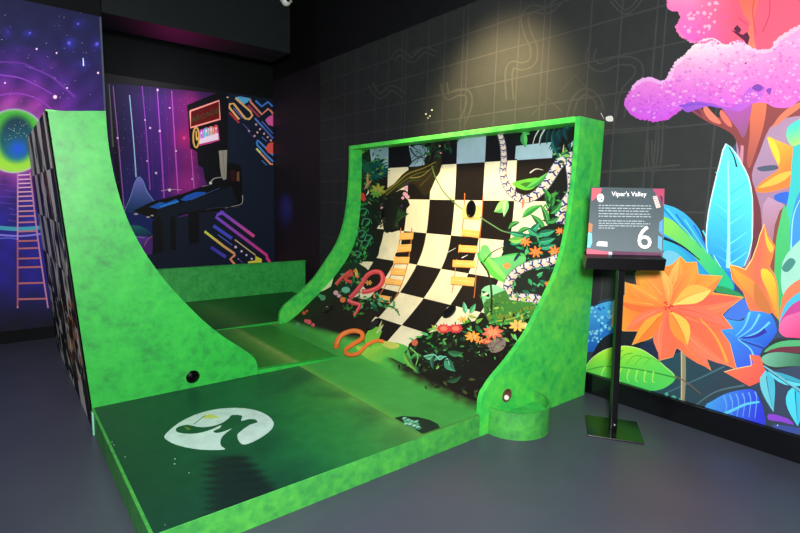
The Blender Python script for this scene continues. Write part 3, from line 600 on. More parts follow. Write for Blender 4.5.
# stripes bottom
def sb(pts, w, c): B.S(Z(180, 205, 7.96, pts), w, c, sm=0)
def gsb(pts, w, c0, c1):
    p = Z(180, 205, 7.96, pts); B.S(p, w, G(p[0], c0, p[-1], c1), sm=0, cell=.05)
gsb([(320, 50), (590, 250)], 3, (110, 80, 220), (236, 80, 150)); gsb([(350, 60), (300, 75), (285, 95), (690, 400), (690, 420), (715, 455)], 2.8, (130, 80, 220), (236, 60, 130)); gsb([(265, 165), (412, 266)], 3.2, (66, 84, 200), (80, 84, 210)); gsb([(245, 335), (365, 415)], 3.2, (60, 60, 180), (84, 70, 190))
gsb([(195, 210), (350, 330), (430, 385), (435, 400), (400, 430), (440, 480)], 2.4, (226, 236, 90), (240, 140, 110)); sb([(300, 235), (415, 320)], 1.1, (90, 96, 190)); sb([(435, 275), (600, 400)], 1.1, (226, 190, 130))
B.P(Z(180, 205, 7.96, [(540, 450), (598, 440), (600, 405), (650, 430), (650, 465), (540, 478)]), (232, 220, 70)); B.dots([(180 + x / 7.96, 205 + y / 7.96, r) for x, y, r in ((442, 334, 1.4), (489, 368, 1.2), (528, 398, 1.1), (570, 428, 1.1), (465, 430, .7))], (226, 196, 236), 8); sb([(465, 430), (500, 460)], .7, (100, 70, 150))
tag(B.make('wall_mural', M['artgloss']), 'navy and purple arcade cabinet mural with neon signs on the far alcove wall', 'mural')
# ================================================================ THE MINI GOLF COURSE
ZD = .14; YF = 2.0; YP = 3.5; XT = 1.814; YE = 4.85
# ---------------- tee platform
def hit_d(x, y): p = at(x, y, 2, ZD); return (p.x, p.y)
def deckcol(u, v, x, y):
    if v < YP + .02:
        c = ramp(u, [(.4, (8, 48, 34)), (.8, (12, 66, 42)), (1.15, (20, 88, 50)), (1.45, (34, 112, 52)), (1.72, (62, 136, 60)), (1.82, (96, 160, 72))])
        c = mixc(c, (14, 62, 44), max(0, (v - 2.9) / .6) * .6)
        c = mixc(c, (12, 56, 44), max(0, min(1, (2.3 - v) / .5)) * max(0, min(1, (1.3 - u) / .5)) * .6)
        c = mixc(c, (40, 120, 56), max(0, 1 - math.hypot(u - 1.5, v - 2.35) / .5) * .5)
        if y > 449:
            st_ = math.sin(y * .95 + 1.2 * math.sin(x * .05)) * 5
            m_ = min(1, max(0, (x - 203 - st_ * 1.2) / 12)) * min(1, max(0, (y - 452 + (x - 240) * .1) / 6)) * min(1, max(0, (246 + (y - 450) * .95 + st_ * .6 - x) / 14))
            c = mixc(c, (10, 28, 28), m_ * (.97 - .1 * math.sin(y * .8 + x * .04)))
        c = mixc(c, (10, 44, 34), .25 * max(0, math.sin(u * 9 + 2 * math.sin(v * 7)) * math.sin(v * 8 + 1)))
    else:
        c = ramp(u, [(.6, (14, 60, 28)), (1.3, (26, 84, 32)), (1.6, (46, 112, 40)), (1.80, (120, 160, 70)), (1.86, (52, 140, 52)), (2.3, (46, 136, 50))])
    return c
root = thing('tee_platform', 'low green tee platform with white golf club emblem on its dark green deck', 'mini golf tee', Vector((1.1, 2.75, 0)))
D = Art(hit_d, lambda u, v, o: (u, v, ZD + o), (.41, XT - .002, YF, YP), cell=.015)
box_solid(D, .41, XT - .002, YF + .012, YP - .003, ZD - .018, ZD, (60, 50, 36))
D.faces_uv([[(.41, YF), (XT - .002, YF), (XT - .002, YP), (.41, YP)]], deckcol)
# dark brushed drips and the emblem

cx_, cy_, rx_ = .944, 2.785, .292
pts = Z(160, 400, 6.667, [(28, 245), (60, 205), (130, 150), (230, 100), (340, 68), (450, 54), (560, 55), (650, 72), (720, 105), (758, 150), (745, 195), (690, 240), (620, 280), (560, 298), (530, 280), (515, 240), (530, 215), (600, 165), (650, 150), (635, 130), (590, 128), (540, 140), (548, 105), (480, 100), (460, 120), (420, 150), (360, 172), (290, 182), (235, 176), (180, 165), (120, 180), (105, 200), (125, 218), (200, 226), (260, 220), (320, 205), (380, 180), (410, 168), (395, 190), (355, 208), (375, 220), (410, 215), (440, 205), (480, 190), (440, 220), (412, 250), (402, 280), (410, 310), (435, 330), (330, 334), (220, 325), (110, 300), (50, 270)])
D.P(pts, (176, 204, 196), 2)
D.P(Z(160, 400, 6.667, [(300, 100), (330, 92), (405, 118), (340, 124), (290, 122)]), (176, 190, 90), 0); D.S(Z(160, 400, 6.667, [(225, 162), (300, 104)]), .8, (80, 100, 80), sm=0)
D.P(Z(160, 400, 6.667, [(160, 178), (185, 180), (210, 196), (190, 204), (170, 190)]), (80, 110, 40))
D.dots([(175, 459, .8), (174.5, 464, .9), (189, 473, .7), (112, 442, .7), (125, 457, .6), (114, 445, .6), (165, 525, .5)], (150, 180, 160), 7, .7)
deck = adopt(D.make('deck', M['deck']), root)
adopt(box('front_skirt', M['skirt'], .41, XT - .001, YF - .002, YF + .016, 0, ZD - .001, .002), root)
adopt(box('side_skirt', M['skirt'], .396, .412, YF - .002, YP - .003, 0, ZD - .001, .002), root)
adopt(box('frame', M['ply'], .43, XT - .02, YF + .04, YP - .03, .0, ZD - .02), root)

# ---------------- right quarter pipe with the painted chequerboard
SP = [(XT, .14), (2.05, .14), (2.25, .14), (2.375, .152), (2.50, .222), (2.63, .325), (2.79, .450), (2.95, .592), (3.07, .723), (3.17, .865), (3.24, 1.01), (3.275, 1.165), (3.295, 1.335), (3.305, 1.51), (3.31, 1.75), (3.312, 2.03), (3.314, 2.8)]
SC = catmull(SP, 5); SL = [0]
for a, b in zip(SC, SC[1:]): SL.append(SL[-1] + math.hypot(b[0] - a[0], b[1] - a[1]))
S0 = SL[10]                                        # arc length where x = 2.25; grid pitch is counted from there
def s2p(s):                                        # facets of 5 cm so that every paint layer follows the same sheet
    k = math.floor(s / .05 + 1e-6); t = s / .05 - k
    a, na = s2q(k * .05)
    if t < 1e-5: return a, na
    b, nb = s2q(k * .05 + .05)
    return a.lerp(b, t), na.lerp(nb, t)
def s2q(s):
    s += S0
    if s <= 0: return Vector((SC[0][0] + s, SC[0][1])), Vector((0, 1))
    for i in range(len(SL) - 1):
        if s <= SL[i + 1] or i == len(SL) - 2:
            t = (s - SL[i]) / (SL[i + 1] - SL[i]); a, b = SC[i], SC[i + 1]
            d = Vector((b[0] - a[0], b[1] - a[1])).normalized()
            return Vector((a[0] + (b[0] - a[0]) * t, a[1] + (b[1] - a[1]) * t)), Vector((-d.y, d.x))
def hit_s(x, y):
    r = ray(x, y); best = None
    P2 = [(SC[0][0] - 6, SC[0][1])] + SC; L2 = [-6] + SL
    for i in range(len(P2) - 1):
        a, b = P2[i], P2[i + 1]; ex, ez = b[0] - a[0], b[1] - a[1]
        det = r.x * -ez + r.z * ex
        if abs(det) < 1e-12: continue
        dx, dz = a[0] - EYE.x, a[1] - EYE.z
        t = (dx * -ez + dz * ex) / det; k = (r.x * dz - r.z * dx) / det
        if t > 0 and -1e-5 <= k <= 1.00001 and (best is None or t < best[0]): best = (t, L2[i] + k * (L2[i + 1] - L2[i]) - S0, r.y * t)
    return (best[2], best[1]) if best else (YF, 3)
def to_s(u, v, o):
    p, n = s2p(v); return (p.x + n.x * o, u, p.y + n.y * o)
S_TOP = 0
for i, p in enumerate(SC):
    if p[1] <= 2.024 and SC[i + 1][1] > 2.024: S_TOP = SL[i] - S0 + (2.024 - p[1]) / (SC[i + 1][1] - p[1]) * (SL[i + 1] - SL[i])
qr = thing('quarter_pipe', 'tall curved green ramp with chequerboard and jungle painting by the right wall', 'mini golf ramp', Vector((2.9, 3.45, 0)))
Q = Art(hit_s, to_s, (YF + .016, YE - .01, -S0 + .001, S_TOP), cell=.07, curved=True)
prof = [(p, n) for p, n in (s2p(-S0 + (S_TOP + S0) * i / 60) for i in range(61))]
n_ = len(prof); vv = []
for y in (YF + .016, YE - .01):
    for o in (-.002, -.018):
        for p, n in prof: vv.append((p.x + n.x * o, y, p.y + n.y * o))
ff = []
for i in range(n_ - 1):
    ff += [(i, i + 1, 2 * n_ + i + 1, 2 * n_ + i), (n_ + i, 3 * n_ + i, 3 * n_ + i + 1, n_ + i + 1), (i, n_ + i, n_ + i + 1, i + 1), (2 * n_ + i, 2 * n_ + i + 1, 3 * n_ + i + 1, 3 * n_ + i)]
Q.solid(vv, ff, (96, 76, 52))
def lane(u, v, x, y):
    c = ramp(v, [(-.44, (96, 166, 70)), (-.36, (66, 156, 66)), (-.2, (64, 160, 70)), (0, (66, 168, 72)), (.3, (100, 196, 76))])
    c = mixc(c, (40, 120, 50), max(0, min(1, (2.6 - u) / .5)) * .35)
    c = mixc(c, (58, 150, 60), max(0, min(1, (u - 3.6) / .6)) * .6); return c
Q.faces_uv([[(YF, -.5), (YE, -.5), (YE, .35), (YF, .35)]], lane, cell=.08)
Q.faces_uv([[(YF, .2), (YE, .2), (YE, S_TOP), (YF, S_TOP)]], (20, 17, 15))
LT = (232, 222, 184); DK = (26, 20, 17)
BL = (150, 176, 190)
u_a, v_a = hit_s(483.6, 162.2); v_b = hit_s(403.0, 293.3)[1]; pv = (v_a - v_b) / 4
u_0 = hit_s(482.8, 199.7)[0]; pu = (hit_s(407.3, 198.4)[0] - u_0) / 3
cells_ = {}
for r in range(-2, 2 + 6):
    for c in range(-5, 8):
        if v_a + pv * (r - 5) < .15: continue
        u = u_0 + pu * c; v = v_a + pv * (r - 5)
        cells_.setdefault((('dark', 'light')[(r + c + 1) % 2 == 0], r >= 5), []).append([(u, v), (u + pu, v), (u + pu, v + pv), (u, v + pv)])
light, lighttop, dark, darktop = cells_[('light', False)], cells_[('light', True)], cells_[('dark', False)], cells_[('dark', True)]
Q.faces_uv(light, LT, cell=.06); Q.faces_uv(dark, DK, cell=.06, bump=False); Q.faces_uv(lighttop, BL, cell=.06, bump=False); Q.faces_uv(darktop, (14, 13, 20), cell=.06, bump=False)
# green lower edge of the picture and the dark jungle ground
Q.P([(240, 300), (283, 318), (300, 326), (325, 333), (345, 340), (375, 342), (398, 345), (410, 350), (412, 362), (402, 372), (300, 400), (200, 400)], lambda u, v, x, y: lane(u, v, x, y), cell=.05)
Q.P([(372, 341), (398, 343), (410, 349), (412, 360), (404, 370), (386, 366), (366, 358), (356, 346)], G((370, 342), (150, 206, 70), (395, 366), (70, 170, 70)), 3)
Q.P([(376, 341), (392, 342), (400, 346), (390, 349)], (190, 196, 90), 2)
Q.P([(282, 310), (300, 300), (325, 290), (345, 280), (350, 296), (372, 300), (384, 308), (374, 318), (369, 326), (366, 338), (340, 338), (318, 335), (300, 328), (284, 322)], G((300, 305), (22, 18, 14), (350, 330), (32, 26, 18)), 2)
Q.P([(400, 372), (406, 368), (412, 362), (408, 348), (412, 341), (425, 334), (440, 330), (470, 322), (500, 318), (530, 330), (540, 340), (520, 420), (478, 415), (458, 408), (440, 398), (420, 388)], G((430, 350), (22, 28, 18), (470, 400), (20, 13, 12)), 2)
def softg(u, v, x, y):
    ln = 369 + (x - 388) * .46 + 1.2 * math.sin(x * .5) - max(0, 404 - x) * .7; t = (y - ln + 9) / 14
    c = mixc((34, 36, 24), lane(u, v, x, y), t * t * (3 - 2 * t) if 0 < t < 1 else (0 if t <= 0 else 1)); return c
Q.P([(382, 356), (392, 358), (404, 364), (430, 380), (455, 392), (482, 404), (482, 424), (455, 412), (430, 401), (404, 388), (384, 378)], softg, cell=.02)
def softl(u, v, x, y):
    ln = 320 + (x - 284) * .27; t = (y - ln + 4) / 7; return mixc((30, 30, 20), lane(u, v, x, y), t * t * (3 - 2 * t) if 0 < t < 1 else (0 if t <= 0 else 1))
Q.P([(284, 316), (300, 321), (320, 327), (345, 334), (372, 337), (372, 348), (345, 344), (318, 339), (300, 333), (280, 326)], softl, cell=.02)
GR = [(30, 96, 50), (46, 140, 60), (24, 70, 44), (80, 170, 70), (20, 54, 36), (60, 120, 50)]
def foliage(poly, n, s0, s1, cols, seed=1, ang=None):
    R = random.Random(seed); xs = [p[0] for p in poly]; ys = [p[1] for p in poly]; by = {}
    def inside(x, y):
        c = False; j = len(poly) - 1
        for i in range(len(poly)):
            if (poly[i][1] > y) != (poly[j][1] > y) and x < (poly[j][0] - poly[i][0]) * (y - poly[i][1]) / (poly[j][1] - poly[i][1]) + poly[i][0]: c = not c
            j = i
        return c
    k = 0
    while k < n:
        x = R.uniform(min(xs), max(xs)); y = R.uniform(min(ys), max(ys))
        if not inside(x, y): continue
        k += 1; a = R.uniform(0, 2 * PI) if ang is None else ang + R.uniform(-.6, .6); l = R.uniform(s0, s1)
        cen, L, Rr = Q.leaf_pts((x, y), (x + l * math.cos(a), y + l * .8 * math.sin(a)), l * R.uniform(.25, .45), l * R.uniform(-.12, .12), .8, 4)
        by.setdefault((k * 4 // n, R.choice(cols)), []).append(L + Rr[-2:0:-1])
    for c in sorted(by, key=lambda q: q[0]): Q.many(by[c], c[1])
foliage([(390, 370), (412, 345), (470, 325), (520, 330), (520, 360), (480, 400), (430, 388)], 110, 3, 9, [(30, 50, 32), (24, 34, 28), (50, 60, 34), (34, 30, 26), (60, 72, 40), (20, 30, 30)], 3)
# left edge jungle
DJ = (16, 18, 18)
Q.P([(352, 120), (366, 130), (370, 150), (372, 180), (366, 196), (372, 205), (380, 196), (386, 210), (376, 230), (370, 232), (380, 246), (374, 262), (360, 262), (352, 285), (342, 290), (330, 290), (340, 262), (352, 235)], DJ, 2)
Q.P([(366, 196), (380, 186), (392, 190), (404, 196), (410, 205), (402, 214), (400, 230), (384, 231), (382, 215), (372, 205)], (22, 22, 20), 2)
foliage([(356, 150), (372, 152), (372, 200), (366, 262), (350, 282), (338, 285), (352, 240)], 120, 3, 8, GR + [(14, 30, 30), (14, 22, 22), (18, 40, 30)], 5)
for i in range(13):        # teal palm fan top left
    a = -1.15 + i * .22; Q.leaf((368, 168), (368 + 24 * math.cos(a), 168 + 15 * math.sin(a)), 3.2, (12, 96, 84), (10, 62, 62), 1.5)
for i in range(9):
    a = 1.3 + i * .3; Q.leaf((370, 166), (370 + 12 * math.cos(a), 166 + 14 * math.sin(a)), 3, (16, 60, 48), (14, 80, 60), 1)
Q.P([(387, 128), (470, 120), (466, 135), (450, 146), (440, 160), (428, 168), (424, 160), (430, 150), (418, 150), (410, 146), (408, 140), (396, 146), (388, 150)], (13, 15, 17), 2)
Q.P([(411, 148), (420, 145), (428, 150), (422, 158), (412, 165), (409, 160)], (120, 150, 164), 2); Q.P([(409, 147), (412, 163), (408, 168), (406, 150)], (14, 14, 17)); Q.S([(410, 148), (416, 156), (426, 158)], 1.6, (18, 26, 24), .8); Q.S([(408, 164), (418, 158), (430, 152)], 1.2, (18, 26, 24), .8)
foliage([(392, 138), (420, 134), (440, 138), (452, 148), (438, 158), (420, 146)], 60, 3, 9, [(20, 70, 40), (30, 100, 50), (16, 36, 28), (12, 22, 20), (40, 84, 40), (24, 50, 40)], 7)
Q.P([(372, 134), (386, 133), (388, 156), (376, 158)], (130, 160, 170), 2); foliage([(366, 135), (384, 134), (384, 142), (368, 146)], 14, 3, 7, [(12, 30, 28), (16, 50, 44), (10, 16, 18)], 9)
foliage([(352, 135), (386, 132), (386, 160), (376, 190), (366, 200), (366, 262), (348, 285), (345, 250)], 150, 2, 7, [(16, 60, 40), (30, 90, 50), (10, 20, 20), (60, 130, 60), (14, 34, 30), (110, 140, 60)], 41)
foliage([(430, 134), (470, 124), (468, 134), (448, 150), (432, 160)], 60, 2, 7, [(16, 40, 30), (10, 14, 18), (30, 60, 36), (50, 40, 40)], 43)
foliage([(372, 200), (400, 196), (402, 210), (396, 230), (378, 230)], 50, 2, 7, [(26, 40, 26), (12, 16, 14), (40, 60, 34), (60, 60, 40)], 45)
for i in range(10): Q.S([(412 + i * 3.5, 146 + (i * 5 % 7)), (418 + i * 2.5, 152 + (i * 3 % 9)), (410 + i * 3.6, 160 + (i * 7 % 11))], .9, ((14, 18, 18), (40, 60, 30), (70, 76, 40))[i % 3], .4)
# the leaning tree trunk
Q.P([(380, 193), (394, 184), (402, 175), (412, 168), (424, 165), (432, 162), (442, 158), (440, 172), (436, 178), (430, 192), (424, 196), (414, 184), (402, 188), (396, 192), (385, 197)], (40, 34, 18), 2)
for p, c, w in (([(382, 194), (396, 184), (408, 174), (424, 168), (436, 162)], (120, 110, 40), 2), ([(386, 195), (400, 184), (414, 175), (430, 170)], (90, 96, 34), 1.4), ([(410, 178), (422, 176), (434, 166)], (130, 120, 60), 1.2), ([(398, 188), (410, 181), (420, 180)], (60, 80, 30), 1.2), ([(420, 186), (430, 176), (438, 162)], (70, 60, 34), 1.5)): Q.S(p, w, c, w * .4)
Q.P([(394, 196), (400, 190), (408, 192), (400, 204), (400, 214), (392, 231), (384, 231), (390, 212)], (24, 26, 20), 2)
for i in range(8): Q.leaf((393 + i, 230 - i * 2), (399 + i * 1.5, 206 + i), 2, (40 + 10 * (i % 3), 80, 40), (26, 50, 28), 1)
Q.flower(378, 190, 9, 7, (140, 150, 60), (180, 170, 70), .3); Q.flower(376, 194, 6, 6, (90, 150, 60), None, 0); Q.leaf((368, 172), (368, 190), 2.6, (190, 150, 90), (150, 120, 60)); Q.leaf((372, 180), (364, 190), 3, (190, 140, 110), (150, 100, 80))
Q.dots([(362, 196, 3.4), (364, 199, 2.4)], (206, 50, 60), 8); Q.dots([(406, 188, 2.2), (405, 194, 2.2), (408, 197, 2), (403, 198, 1.6), (382, 208, 1.4)], (220, 160, 180), 7); Q.dots([(407, 184, 2), (402, 206, 1.6)], (60, 40, 70), 7); Q.dots([(440, 146, 1), (441, 153, 1.1)], (210, 120, 130), 6)
for x, y, r in ((364, 212, 5), (367, 222, 5), (362, 234, 5), (366, 244, 5), (369, 238, 4), (358, 254, 4)):
    Q.S([(x - r, y + r * .6), (x - r * .6, y - r * .6), (x + r * .6, y - r * .5), (x + r, y + r * .4)], 1.4, (60, 130, 100), .6); Q.leaf((x - 2, y + 4), (x + 3, y - 3), 3, (50, 150, 90), (24, 80, 50), 1)
Q.S([(432, 166), (436, 178), (444, 192), (456, 204), (466, 212)], 1.2, (96, 130, 60), 1); Q.S([(480, 217), (494, 226), (506, 232), (530, 234), (545, 230)], 1.3, (96, 140, 90), 1)
# plank ladders
PL = (246, 184, 96)
def planks(lst, rails):
    for p in rails: Q.S(p, 1, (190, 110, 60), .8, sm=0)
    for x0, y0, x1, y1, h in lst:
        Q.P([(x0, y0), (x1, y1), (x1 - 1, y1 + h), (x0 - .5, y0 + h)], PL); Q.S([(x0, y0 + h), (x1 - 1, y1 + h)], .7, (176, 104, 40), sm=0); Q.S([(x0 + 2, y0 + h * .45), (x1 - 3, y1 + h * .45)], .5, (250, 206, 130), sm=0)
planks([(400, 233, 414, 232.5, 7), (398, 245, 412, 244, 7.5), (394, 257, 410, 257, 7), (391, 268, 406, 269, 7), (385, 278, 402, 280, 6), (374, 294, 392, 297, 6.5)], [[(401, 228), (398, 250), (388, 282), (376, 300)], [(412, 228), (410, 250), (402, 284), (393, 302)]])
Q.P([(402, 240), (411, 239.5), (410, 243.5), (401, 244)], DK); Q.P([(396, 253), (409, 252.5), (408, 256), (395, 256.5)], DK)
planks([(462, 229, 480, 231, 7), (459, 245, 478, 246, 7), (453, 260, 476, 261, 7), (451, 276, 475, 278, 8.5)], [[(465, 193), (463, 225), (456, 262), (452, 293)], [(483, 196), (480, 235), (476, 270), (474, 298)]])
Q.P([(463, 205), (482, 206), (480, 218), (462, 217)], (232, 190, 120)); Q.S([(463, 218), (480, 219)], 2, PL, sm=0)
Q.P([(461, 237), (472, 237), (471, 244), (460, 244)], DK); Q.P([(456, 253), (468, 254), (466, 259), (455, 259)], DK); Q.S([(443, 255), (456, 248)], .8, (200, 200, 190), .5, sm=0); Q.S([(462, 258), (468, 255)], 1.2, (200, 200, 200), .5, sm=0)
# right: teal palms on top, hanging snake, leaves
Q.P([(520, 126), (580, 118), (580, 240), (560, 262), (552, 262), (548, 200), (552, 158), (550, 146), (516, 146), (515, 135)], (14, 18, 18), 2)
Q.P([(516, 146), (552, 142), (550, 157), (515, 159)], (150, 180, 188))
for i in range(9): Q.leaf((576 - i * 3, 124 + i), (548 + i * 2, 150 + i * 1.6), 5, ((10, 70, 76), (12, 50, 60), (20, 96, 84))[i % 3], (8, 40, 50), 3)
for i in range(5): Q.leaf((545 + i * 5, 128), (540 + i * 7, 146 - i), 4, (14, 60, 60), (10, 40, 44), 1)
Q.leaf((570, 148), (576, 138), 3, (150, 190, 180)); Q.leaf((563, 155), (564, 144), 1.6, (180, 170, 120)); Q.leaf((524, 132), (526, 148), 7, (50, 140, 80), (90, 180, 90), 1); Q.leaf((530, 134), (520, 130), 5, (40, 120, 60), (70, 160, 80))
Q.S([(539, 130), (535, 137), (533, 144)], 1.4, (170, 180, 170), .7); Q.S([(545, 129), (541, 136), (539, 144)], 1.6, (170, 180, 170), .8)
Q.leaf((556, 190), (544, 178), 5, (60, 150, 70), (30, 100, 50)); Q.leaf((548, 176), (570, 192), 12, (20, 24, 22), (14, 16, 16)); Q.P([(556, 172), (568, 168), (568, 190), (560, 212), (552, 205), (548, 190)], (15, 17, 17), 3)
def snake(pts, w, w1=None, seed=1, body=(202, 198, 192), mark=(34, 42, 110), scale=1.4):
    w1 = w1 or w; c = catmull(pts, 10); Q.S(pts, w + 1.4, (90, 80, 90), w1 + 1.4); Q.S(pts, w, body, w1); Q.S([(x + w * .22, y + w * .2) for x, y in pts], w * .28, (226, 186, 150), w1 * .28)
    acc = 0; nxt = 0; marks = []; sp = []; n = len(c)
    for i in range(1, n - 1):
        l = math.hypot(c[i][0] - c[i - 1][0], c[i][1] - c[i - 1][1]); acc += l
        if acc < nxt: continue
        ww = w + (w1 - w) * i / n; nxt = acc + ww * .75 * scale
        dx, dy = c[i + 1][0] - c[i - 1][0], c[i + 1][1] - c[i - 1][1]; d = math.hypot(dx, dy) or 1; dx /= d; dy /= d
        def o(a, b): return (c[i][0] + dx * a * ww - dy * b * ww, c[i][1] + dy * a * ww + dx * b * ww)
        marks += Q.ribbon([o(-.28, -.48), o(.0, -.1), o(-.22, .46)], ww * .24, ww * .2, 0) + Q.ribbon([o(0, -.1), o(.38, .08)], ww * .2, ww * .1, 0)
        sp.append((*o(.25, .4), ww * .1)); sp.append((*o(.1, -.45), ww * .12))
    Q.many(marks, mark); Q.dots(sp, (40, 60, 140), 5)
snake([(500, 134), (503, 145), (504, 160), (503, 172), (506, 184), (513, 194), (524, 199), (534, 196), (544, 187), (552, 175), (560, 163), (570, 157), (582, 157)], 4.5, 10, 2)
snake([(580, 160), (571, 164), (572, 176), (572, 192), (565, 204), (560, 216), (564, 226), (576, 230)], 9, 9, 3)
Q.leaf((524, 198), (522, 210), 3, (200, 120, 100)); Q.P([(512, 184), (522, 180), (540, 178), (534, 188), (524, 190)], (96, 176, 56), 3); Q.P([(520, 184), (532, 182), (530, 188)], (50, 110, 40), 2); Q.leaf((526, 188), (548, 172), 6, (50, 140, 60), (90, 180, 80), 2)
Q.S([(530, 173), (536, 169), (543, 170)], 1.4, (190, 190, 180), .5)
Q.leaf((508, 200), (494, 212), 12, (150, 206, 120), (90, 170, 90), -2); Q.leaf((507, 199), (504, 217), 6, (170, 214, 150), (120, 190, 120)); Q.leaf((522, 218), (543, 205), 7, (40, 130, 60), (80, 170, 80), -2); Q.leaf((549, 208), (544, 188), 7, (60, 150, 60), (30, 100, 50), 2)
Q.leaf((552, 208), (556, 190), 5, (50, 130, 60), (26, 80, 40), -1)
foliage([(552, 150), (580, 140), (580, 160), (560, 166)], 30, 3, 8, [(20, 70, 60), (12, 40, 40), (70, 150, 70), (120, 180, 80)], 51)
foliage([(544, 196), (566, 190), (560, 226), (545, 230)], 36, 3, 9, [(24, 80, 44), (14, 30, 22), (60, 140, 60), (20, 50, 34)], 53)
for a, b, w_ in (((545, 232), (530, 214), 7), ((548, 226), (540, 204), 6), ((520, 222), (508, 230), 5), ((530, 228), (516, 236), 5), ((550, 214), (562, 200), 6), ((546, 222), (560, 216), 5)): Q.leaf(a, b, w_, (50, 140, 66), (30, 96, 50), 2, (120, 190, 110))
# mid right: bushes with star flowers
Q.P([(504, 240), (520, 240), (545, 226), (570, 226), (566, 262), (552, 290), (535, 310), (500, 318), (505, 290), (500, 262), (504, 250)], (22, 30, 26), 2)
Q.P([(478, 252), (492, 258), (510, 254), (525, 254), (524, 268), (514, 276), (516, 286), (500, 280), (490, 268), (480, 262)], (70, 170, 76), 3); Q.P([(482, 246), (488, 246), (492, 256), (486, 262), (480, 256)], (110, 190, 110), 3)
Q.P([(488, 265), (505, 256), (524, 256), (525, 262), (512, 272), (514, 290)], (96, 186, 110), 2); Q.leaf((484, 255), (512, 285), 12, (90, 190, 70), (130, 214, 100), 3)
foliage([(505, 242), (545, 230), (566, 232), (560, 262), (545, 285), (525, 300), (512, 290), (522, 262)], 110, 4, 10, [(24, 110, 70), (40, 150, 90), (18, 60, 44), (16, 30, 26), (80, 170, 110), (20, 40, 34)], 13)
for a, b, w in (((509, 232), (532, 236), 6), ((510, 244), (530, 234), 7), ((530, 232), (540, 222), 7), ((538, 234), (556, 230), 7), ((538, 242), (556, 238), 7), ((540, 248), (556, 244), 6), ((528, 228), (540, 236), 6)): Q.leaf(a, b, w, (40, 150, 110), (24, 100, 74), 1, (110, 200, 150))
Q.leaf((509, 240), (526, 238), 7, (130, 190, 90), (90, 160, 70), 1)
Q.S([(484, 262), (493, 252), (506, 246)], 1.2, (40, 70, 40), .5)
for x, y, r in ((526, 242, 6.5), (536, 252, 8), (555, 251, 7.5), (507, 266, 5), (560, 231, 5), (548, 284, 4)): Q.flower(x, y, r, 7, (238, 120, 56), (250, 160, 80), x, .85, .42)
snake([(572, 246), (562, 256), (548, 262), (536, 264), (524, 268), (514, 275), (508, 286), (512, 297), (524, 298), (536, 299), (545, 304), (548, 312)], 7.5, 8, 4)
Q.leaf((514, 262), (522, 250), 3, (30, 60, 80), (20, 40, 60)); Q.P([(482, 290), (494, 285), (506, 292), (508, 310), (490, 316), (484, 306)], G((490, 288), (140, 214, 160), (495, 315), (110, 190, 110)), 3)
Q.P([(484, 303), (506, 290), (510, 300), (534, 303), (540, 312), (520, 322), (496, 326), (488, 320)], (60, 120, 50), 2); Q.S([(488, 318), (510, 316), (530, 308), (545, 316)], 4, (110, 130, 40), 2); Q.S([(492, 322), (512, 319), (530, 312)], 1.5, (160, 170, 60), 1)
Q.S([(481, 262), (488, 272), (491, 285), (492, 300), (491, 315)], 1.6, (30, 40, 24), 2.4); Q.leaf((490, 297), (482, 291), 4, (24, 24, 20)); Q.leaf((489, 293), (482, 296), 3, (210, 214, 180))
foliage([(455, 318), (470, 312), (500, 320), (535, 312), (525, 335), (500, 340), (440, 345), (410, 345), (425, 332)], 130, 3, 10, GR + [(120, 170, 60), (170, 180, 70), (26, 40, 26), (24, 30, 22), (90, 190, 110)], 17)
Q.leaf((466, 314), (464, 302), 5, (120, 200, 160), (70, 160, 110)); Q.leaf((470, 314), (476, 304), 5, (110, 190, 140), (60, 150, 90))
for x, y, r, c, n in ((444, 329, 8, (220, 60, 66), 12), (456, 329, 8, (216, 60, 70), 12), (473, 337, 9, (240, 160, 60), 8), (493, 333, 12, (226, 110, 80), 8), (463, 320, 6, (226, 190, 70), 6), (518, 326, 10, (240, 190, 90), 8), (480, 341, 6, (240, 130, 60), 7), (488, 342, 6, (220, 90, 70), 7)): Q.flower(x, y, r, n, c, (250, 190, 120), x, .7, .42)
Q.P([(488, 346), (494, 340), (504, 338), (506, 346), (500, 352), (492, 353)], (130, 110, 100), 2); Q.S([(492, 351), (497, 344), (503, 341)], .6, (80, 66, 60)); Q.dots([(415, 343, 3.4)], (206, 100, 70), 8)
for a, b, w, c in (((422, 356), (410, 360), 6, (70, 150, 70)), ((425, 358), (434, 354), 5, (100, 180, 130)), ((434, 356), (434, 370), 4, (50, 110, 80)), ((446, 358), (434, 362), 4, (100, 180, 150)), ((446, 358), (456, 372), 9, (60, 140, 100)), ((448, 352), (464, 353), 6, (50, 120, 70)), ((447, 382), (462, 376), 5, (40, 80, 50)), ((416, 366), (420, 374), 5, (60, 130, 70)), ((404, 352), (418, 372), 6, (110, 180, 70))): Q.leaf(a, b, w, c, mixc(c, (20, 40, 30), .4), 2)
Q.S([(424, 357), (434, 355), (440, 360), (446, 357), (450, 366)], 1.3, (120, 200, 170), .8); Q.S([(410, 348), (418, 356), (416, 366)], 1.4, (120, 190, 90), .7)
foliage([(410, 350), (440, 338), (520, 340), (510, 356), (470, 362), (420, 372)], 90, 2, 6, [(36, 80, 44), (70, 140, 70), (24, 40, 26), (110, 170, 80), (16, 20, 14), (60, 60, 30)], 55)
foliage([(480, 300), (535, 290), (540, 312), (490, 322)], 50, 2, 7, [(60, 130, 50), (100, 160, 60), (40, 90, 40), (150, 190, 80)], 57)
